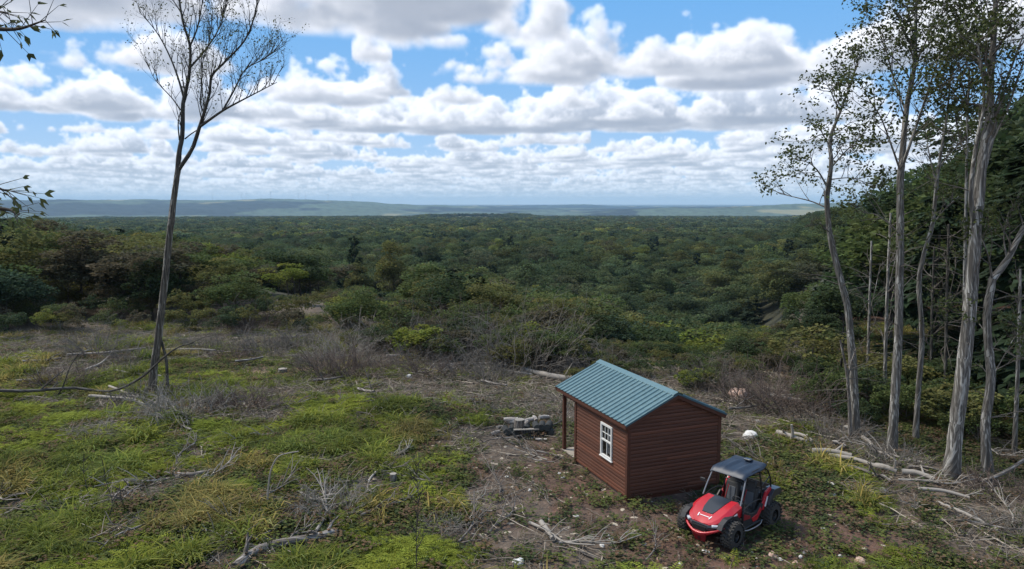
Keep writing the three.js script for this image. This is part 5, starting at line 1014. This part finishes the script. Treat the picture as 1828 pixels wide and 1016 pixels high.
    for (let i = 0; i < nx; i++) for (let j = 0; j < nz; j++) { b.i.push(id(i, j), id(i + 1, j), id(i, j + 1), id(i + 1, j), id(i + 1, j + 1), id(i, j + 1)); b.i.push(n + id(i, j), n + id(i, j + 1), n + id(i + 1, j), n + id(i + 1, j), n + id(i, j + 1), n + id(i + 1, j + 1)); }
    for (let i = 0; i < nx; i++) for (const j of [0, nz]) b.i.push(id(i, j), n + id(i, j), id(i + 1, j), id(i + 1, j), n + id(i, j), n + id(i + 1, j));
    for (let j = 0; j < nz; j++) for (const i of [0, nx]) b.i.push(id(i, j), id(i, j + 1), n + id(i, j), id(i, j + 1), n + id(i, j + 1), n + id(i, j));
    const g = b.geo(false, false); g.computeVertexNormals(); part('roof', g, new THREE.MeshPhysicalMaterial({ color: lin(.014, .026, .048), roughness: .5, side: THREE.DoubleSide }), car);
    part('roof_vent', new RoundedBoxGeometry(.16, .05, .22, 2, .02), gloss, car, -.86, 1.885, -.02);
  }
  { const m = part('mirror', new RoundedBoxGeometry(.05, .11, .17, 3, .02), black, car, .34, 1.38, .72); tubeP('mirror_arm', [[.36, 1.32, .58], [.35, 1.36, .66]], .01, black); part('mirror_glass', new RoundedBoxGeometry(.006, .09, .15, 1, .002), mat(.5, .5, .52, .05, { metalness: 1 }), m, -.026, 0, 0); }
  // wheels
  const tyreProfile = []; for (let k = 0; k <= 16; k++) { const a = k / 16 * Math.PI, w = -Math.cos(a), q = Math.pow(Math.sin(a), .38); tyreProfile.push(new THREE.Vector2(.17 + (wheelR - .19) * Math.max(q, .02), w * .135)); }
  const tyreGeo = new THREE.LatheGeometry(tyreProfile, 40), lugs = [], lug = new RoundedBoxGeometry(.09, .034, .055, 1, .006);
  for (let k = 0; k < 22; k++) for (const [y, tw, off] of [[-.075, .35, 0], [.075, -.35, .5], [-.118, .1, .5], [.118, -.1, 0], [0, 0, .25]]) { const a = (k + off) / 22 * 6.2832, R0 = Math.abs(y) > .1 ? wheelR - .034 : wheelR - .012, g = lug.clone().scale(1, 1, Math.abs(y) > .1 ? .8 : 1); g.rotateZ(-Math.PI / 2); g.rotateX(tw); g.translate(R0, y, 0); g.rotateY(a); lugs.push(g); }
  const tyreAll = mergeGeometries([tyreGeo.toNonIndexed(), ...lugs.map((g) => g.index ? g.toNonIndexed() : g)].map((g) => { for (const k of Object.keys(g.attributes)) if (!['position', 'normal', 'uv'].includes(k)) g.deleteAttribute(k); return g; }));
  const rimGeo = new THREE.LatheGeometry([[.0, .02], [.05, .03], [.06, .0], [.13, -.01], [.155, .03], [.175, .085], [.182, .10], [.182, -.10], [.17, -.1]].map(([x, y]) => new THREE.Vector2(x, y)), 28), spokeGeo = new RoundedBoxGeometry(.115, .025, .035, 1, .008);
  for (const [x, s] of [[WB / 2, -1], [WB / 2, 1], [-WB / 2, -1], [-WB / 2, 1]]) {
    const w = new THREE.Group(); w.name = 'wheel'; w.position.set(x, wheelR, s * TR); w.rotation.x = s < 0 ? -Math.PI / 2 : Math.PI / 2; if (x > 0) w.rotation.z = .0; car.add(w);
    part('tyre', tyreAll, rubber, w); part('rim', rimGeo, rim, w);
    for (let k = 0; k < 7; k++) { const sp = part('rim_spoke', spokeGeo, rim, w, Math.cos(k * .8976) * .105, .05, -Math.sin(k * .8976) * .105); sp.rotation.y = k * .8976; }
    tubeP('suspension_arm', [[x + .12, .40, s * .26], [x + .02, wheelR - .03, s * .52]], .018, x > 0 ? red : frameM); tubeP('suspension_arm', [[x - .12, .40, s * .26], [x - .02, wheelR - .03, s * .52]], .018, x > 0 ? red : frameM);
    tubeP('shock_absorber', [[x, .74, s * .34], [x, .40, s * .46]], .035, mat(.06, .06, .065, .5));
  }
  tubeP('whip_antenna', [[-1.1, 1.0, .5], [-1.12, 1.4, .52]], .006, black);
}

// ---------------------------------------------------------------- firewood, stones and other small things
function rock(name, label, px, py, sx, sy, sz, m, seed, group) {
  const g = new THREE.IcosahedronGeometry(1, 2), p = g.attributes.position, R = rng(seed), o = R() * 50;
  for (let i = 0; i < p.count; i++) { const x = p.getX(i), y = p.getY(i), z = p.getZ(i), k = .72 + .55 * noise2(x * 1.6 + o + z, y * 1.6 + z * 1.3 + o); p.setXYZ(i, x * k, Math.max(-.35, y * k), z * k); }
  g.computeVertexNormals(); const c = onGround(px, py), s = single(name, g, m, label, name.includes('boulder') ? 'boulder' : 'stone', group); s.position.set(c.x, c.y + sy * .25, c.z); s.scale.set(sx, sy, sz); s.rotation.y = R() * 6; return s;
}
const stoneM = (seed, a, b) => new THREE.MeshStandardMaterial({ map: texture(64, 64, (i, j, c) => { const n = fbm(i / 9 + seed, j / 9, 4), f = HASH[(i * 97 + j * 31 + seed) & 65535]; for (let k = 0; k < 3; k++) c[k] = mix(a[k], b[k], ss(.4, .62, n)) * (.85 + .3 * f); }), roughness: .9 });
const whiteStone = stoneM(1, [.55, .54, .52], [.70, .69, .66]), tanStone = stoneM(7, [.42, .27, .20], [.55, .40, .32]), greyStone = stoneM(12, [.2, .19, .18], [.32, .31, .3]);
rock('tan_boulder', 'large pinkish tan boulder in the brush behind the cabin', 1322, 712, .48, .38, .4, tanStone, 1);
rock('white_boulder', 'white boulder in the grass between cabin and brush row', 1340, 782, .3, .2, .24, whiteStone, 2);
rock('flat_stone', 'flat pinkish tan stone on bare earth before the buggy', 1377, 994, .2, .1, .16, tanStone, 3);
rock('white_stone', 'white stone in the grass right of the buggy roof', 1483, 868, .16, .1, .13, whiteStone, 4); rock('white_stone', 'smaller white stone just below another white stone right of the buggy', 1488, 886, .1, .07, .09, whiteStone, 5);
rock('grey_stone', 'rounded grey stone in the grass before the white barked logs', 1577, 880, .17, .14, .16, greyStone, 6);
rock('white_stone', 'white stone at the bottom edge of the clearing', 925, 1006, .13, .1, .11, whiteStone, 7); rock('white_stone', 'white stone high on the brown litter left of the cabin', 730, 674, .16, .12, .14, whiteStone, 8);
rock('white_stone', 'white stone by the brush behind the cabin', 1352, 754, .12, .09, .1, whiteStone, 15); rock('tan_stone', 'flat tan stone in grass at the lower right', 1537, 1002, .14, .07, .12, tanStone, 16); rock('tan_stone', 'large flat tan stone at the bottom right', 1745, 1006, .18, .08, .15, tanStone, 17);
{ const R = rng(77); [[1000, 908], [1028, 922], [1006, 854], [946, 877], [1057, 953], [1086, 957], [1092, 964], [1342, 988], [1400, 985], [1430, 996], [1393, 1000], [1350, 1000], [1420, 1006], [1436, 988], [1500, 994], [1260, 985], [1412, 976], [998, 846], [1075, 975], [905, 852], [1360, 972], [1460, 935], [1472, 945], [1150, 972], [1176, 1000], [1215, 1008]].forEach(([x, y], i) => rock('pale_stone', 'small pale stone lying on the bare dirt around the cabin and buggy', x, y, .035 + .06 * R(), .03 + .03 * R(), .035 + .05 * R(), i % 4 ? whiteStone : tanStone, 100 + i, 'small pale stones on the dirt')); }
// the firewood pile with its chopping stump and iron grate
{
  const bark = mat(.035, .036, .034, .9), cut = new THREE.MeshStandardMaterial({ map: uvScale(barkDead, 2, 1), color: lin(2.1, 2.15, 2.2), roughness: .9 }), pale2 = new THREE.MeshStandardMaterial({ map: uvScale(barkDead, 2, 1), color: lin(1.5, 1.5, 1.5), roughness: .9 }), charred = mat(.022, .022, .022, .9), R = rng(5);
  const st = onGround(927, 776), stump = thing('chopping_stump', 'upright grey chopping stump in the middle of the firewood ring', 'stump', st.x, st.y, st.z);
  part('wood', new Build().tube([V3(0, -.05, 0), V3(0, .25, 0), V3(.01, .56, 0)], [.22, .19, .18], 14, false, false, .2).geo(), M.dead, stump); part('cut_top', new THREE.CylinderGeometry(.175, .18, .02, 16).translate(.01, .56, 0), M.woodGrey, stump);
  const labels = ['white split log on the left wing of the firewood ring', 'white split log leaning against the chopping stump', 'crossed white split log left of the chopping stump', 'grey split log at the far left of the firewood ring', 'white round log right of the chopping stump', 'white birch log at the right end of the firewood ring', 'grey log just right of the chopping stump', 'white log behind the dark round logs'];
  [[893, 768, 0], [915, 760, .25], [912, 757, .32], [884, 778, 0], [945, 757, .28], [971, 753, .38], [938, 764, .18], [955, 755, .3]].forEach(([x, y, lift], i) => { const p = onGround(x, y + lift * 38), a = R() * 3, d = V3(Math.cos(a) * .26, (R() - .5) * .12, Math.sin(a) * .14), t = thing('split_log', labels[i], 'firewood', p.x, p.y + .09 + lift, p.z); part('wood', new Build().tube([d.clone().negate(), V3(0, .01, 0), d], [.085, .09, .08], 7, true, true, .3).geo(), i % 3 ? cut : pale2, t); });
  const dark = ['dark round log end at the left of the firewood ring', 'dark log end second from the left of the firewood ring', 'dark log end next to the iron grate', 'dark round log end left of the white birch log', 'dark round log end below the white birch log', 'dark round log end at the far right of the firewood ring', 'lower dark log end at the right of the firewood ring', 'dark log lying behind the iron grate', 'dark log end under the plank'];
  [[903, 774, 0], [914, 772, .06], [926, 770, .08], [957, 769, .2], [967, 768, .2], [979, 768, .2], [982, 776, 0], [940, 770, .05], [921, 778, 0]].forEach(([x, y, lift], i) => { const p = onGround(x, y + lift * 38), d = V3((R() - .5) * .12, 0, .24), t = thing('firewood_log', dark[i], 'firewood', p.x, p.y + .12 + lift, p.z); part('bark', new Build().tube([d.clone().negate(), V3(0, 0, 0), d], [.13, .135, .13], 10, false, false, .15).geo(), bark, t); part('cut_end', new THREE.CircleGeometry(.125, 12).translate(d.x, 0, .245), mat(.06, .066, .062, .9), t); });
  const a = onGround(917, 782), b = onGround(962, 780), pl = thing('plank_seat', 'grey plank laid across the front of the firewood ring', 'plank', a.x, a.y + .3, a.z); const e = V3(b.x - a.x, .04, b.z - a.z), m = part('board', new RoundedBoxGeometry(e.length(), .035, .14, 1, .006).translate(e.length() / 2, 0, 0), M.woodGrey, pl); m.rotation.y = Math.atan2(-e.z, e.x);
  for (const q of [.1, .9]) part('support', box(.1, .32, .1, e.x * q, -.17, e.z * q), charred, pl);
  const gp = onGround(949, 786), gr = thing('iron_grate', 'black iron fire grate leaning before the firewood ring', 'grate', gp.x, gp.y, gp.z, .1);
  for (let k = 0; k < 8; k++) { const r = part('bar', new THREE.CylinderGeometry(.011, .011, .36, 8), charred, gr, -.28 + k * .08, .18, -.02); r.rotation.x = -.3; } for (const y of [.03, .33]) { const r = part('rail', new THREE.CylinderGeometry(.014, .014, .62, 8).rotateZ(Math.PI / 2), charred, gr, 0, y, -.02 - (y - .18) * .3); }
  const wp = onGround(966, 787); const wl = thing('split_log', 'pale split log lying flat before the iron grate', 'firewood', wp.x, wp.y + .05, wp.z); part('wood', new Build().tube([V3(-.2, 0, 0), V3(.2, 0, .03)], [.05, .045], 7, true, true).geo(), cut, wl);
}
// cut stumps
[[505, 668, .22, 'cut stump at the end of the bare earth patch'], [1515, 775, .2, 'mossy stump at the foot of the leaning grey tree'], [702, 862, .1, 'short pale stump in the grass before the dirt track']].forEach(([x, y, r, label], i) => { const p = onGround(x, y), s = thing('cut_stump', label, 'stump', p.x, p.y, p.z, i); part('wood', new Build().tube([V3(0, -.1, 0), V3(0, .1, 0), V3(0, .28, 0)], [r * 1.3, r * 1.05, r], 12, false, false, .2).geo(), M.dead, s); part('cut_top', new THREE.CylinderGeometry(r * .97, r * .99, .015, 14).translate(0, .275, 0), M.woodGrey, s); });
// ---------------------------------------------------------------- wind turbines on the far ridge
{
  const tow = new THREE.LatheGeometry([[2.2, -12], [2.0, 0], [1.3, 78], [0, 79]].map(([x, y]) => new THREE.Vector2(x, y)), 12), nac = new RoundedBoxGeometry(3.4, 3.4, 9, 2, .8), m = mat(.62, .64, .66, .5);
  const blade = new THREE.ExtrudeGeometry(new THREE.Shape([[-.6, 0], [1.6, 6], [1.2, 14], [.3, 38], [-.1, 38], [-.7, 8]].map(([x, y]) => new THREE.Vector2(x, y))), { depth: .5, bevelEnabled: false });
  const names = ['first wind turbine on the far ridge right of the bare trunk', 'second wind turbine on the far ridge counting from the bare trunk', 'third wind turbine on the far ridge, close beside the second', 'fourth wind turbine on the far ridge counting from the bare trunk', 'fifth wind turbine on the far ridge counting from the bare trunk', 'sixth wind turbine on the far ridge, close beside the fifth', 'seventh wind turbine on the far ridge counting from the bare trunk', 'last wind turbine on the far ridge, farthest from the bare trunk'];
  [386, 438, 445, 489, 538, 550, 590, 632].forEach((x, i) => { const az = azOf(x) * Math.PI / 180, r = 9380, X = r * Math.sin(az), Z = -r * Math.cos(az), t = thing('wind_turbine', names[i], 'wind turbine', X, ground(X, Z) - 2, Z, -az + (i % 3 - 1) * .5, 'wind turbines on the far ridge'); part('tower', tow, m, t); part('nacelle', nac, m, t, 0, 80, 0); for (let k = 0; k < 3; k++) { const b = part('blade', blade, m, t, 0, 80, 5); b.rotation.z = k * 2.0944 + i; } });
}
scene.fog = new THREE.FogExp2(new THREE.Color().setRGB(.46, .74, 1.0), 0.00006);
scene.traverse((o) => { if (o.isMesh) { o.castShadow = true; o.receiveShadow = true; } });
renderer.render(scene, camera);
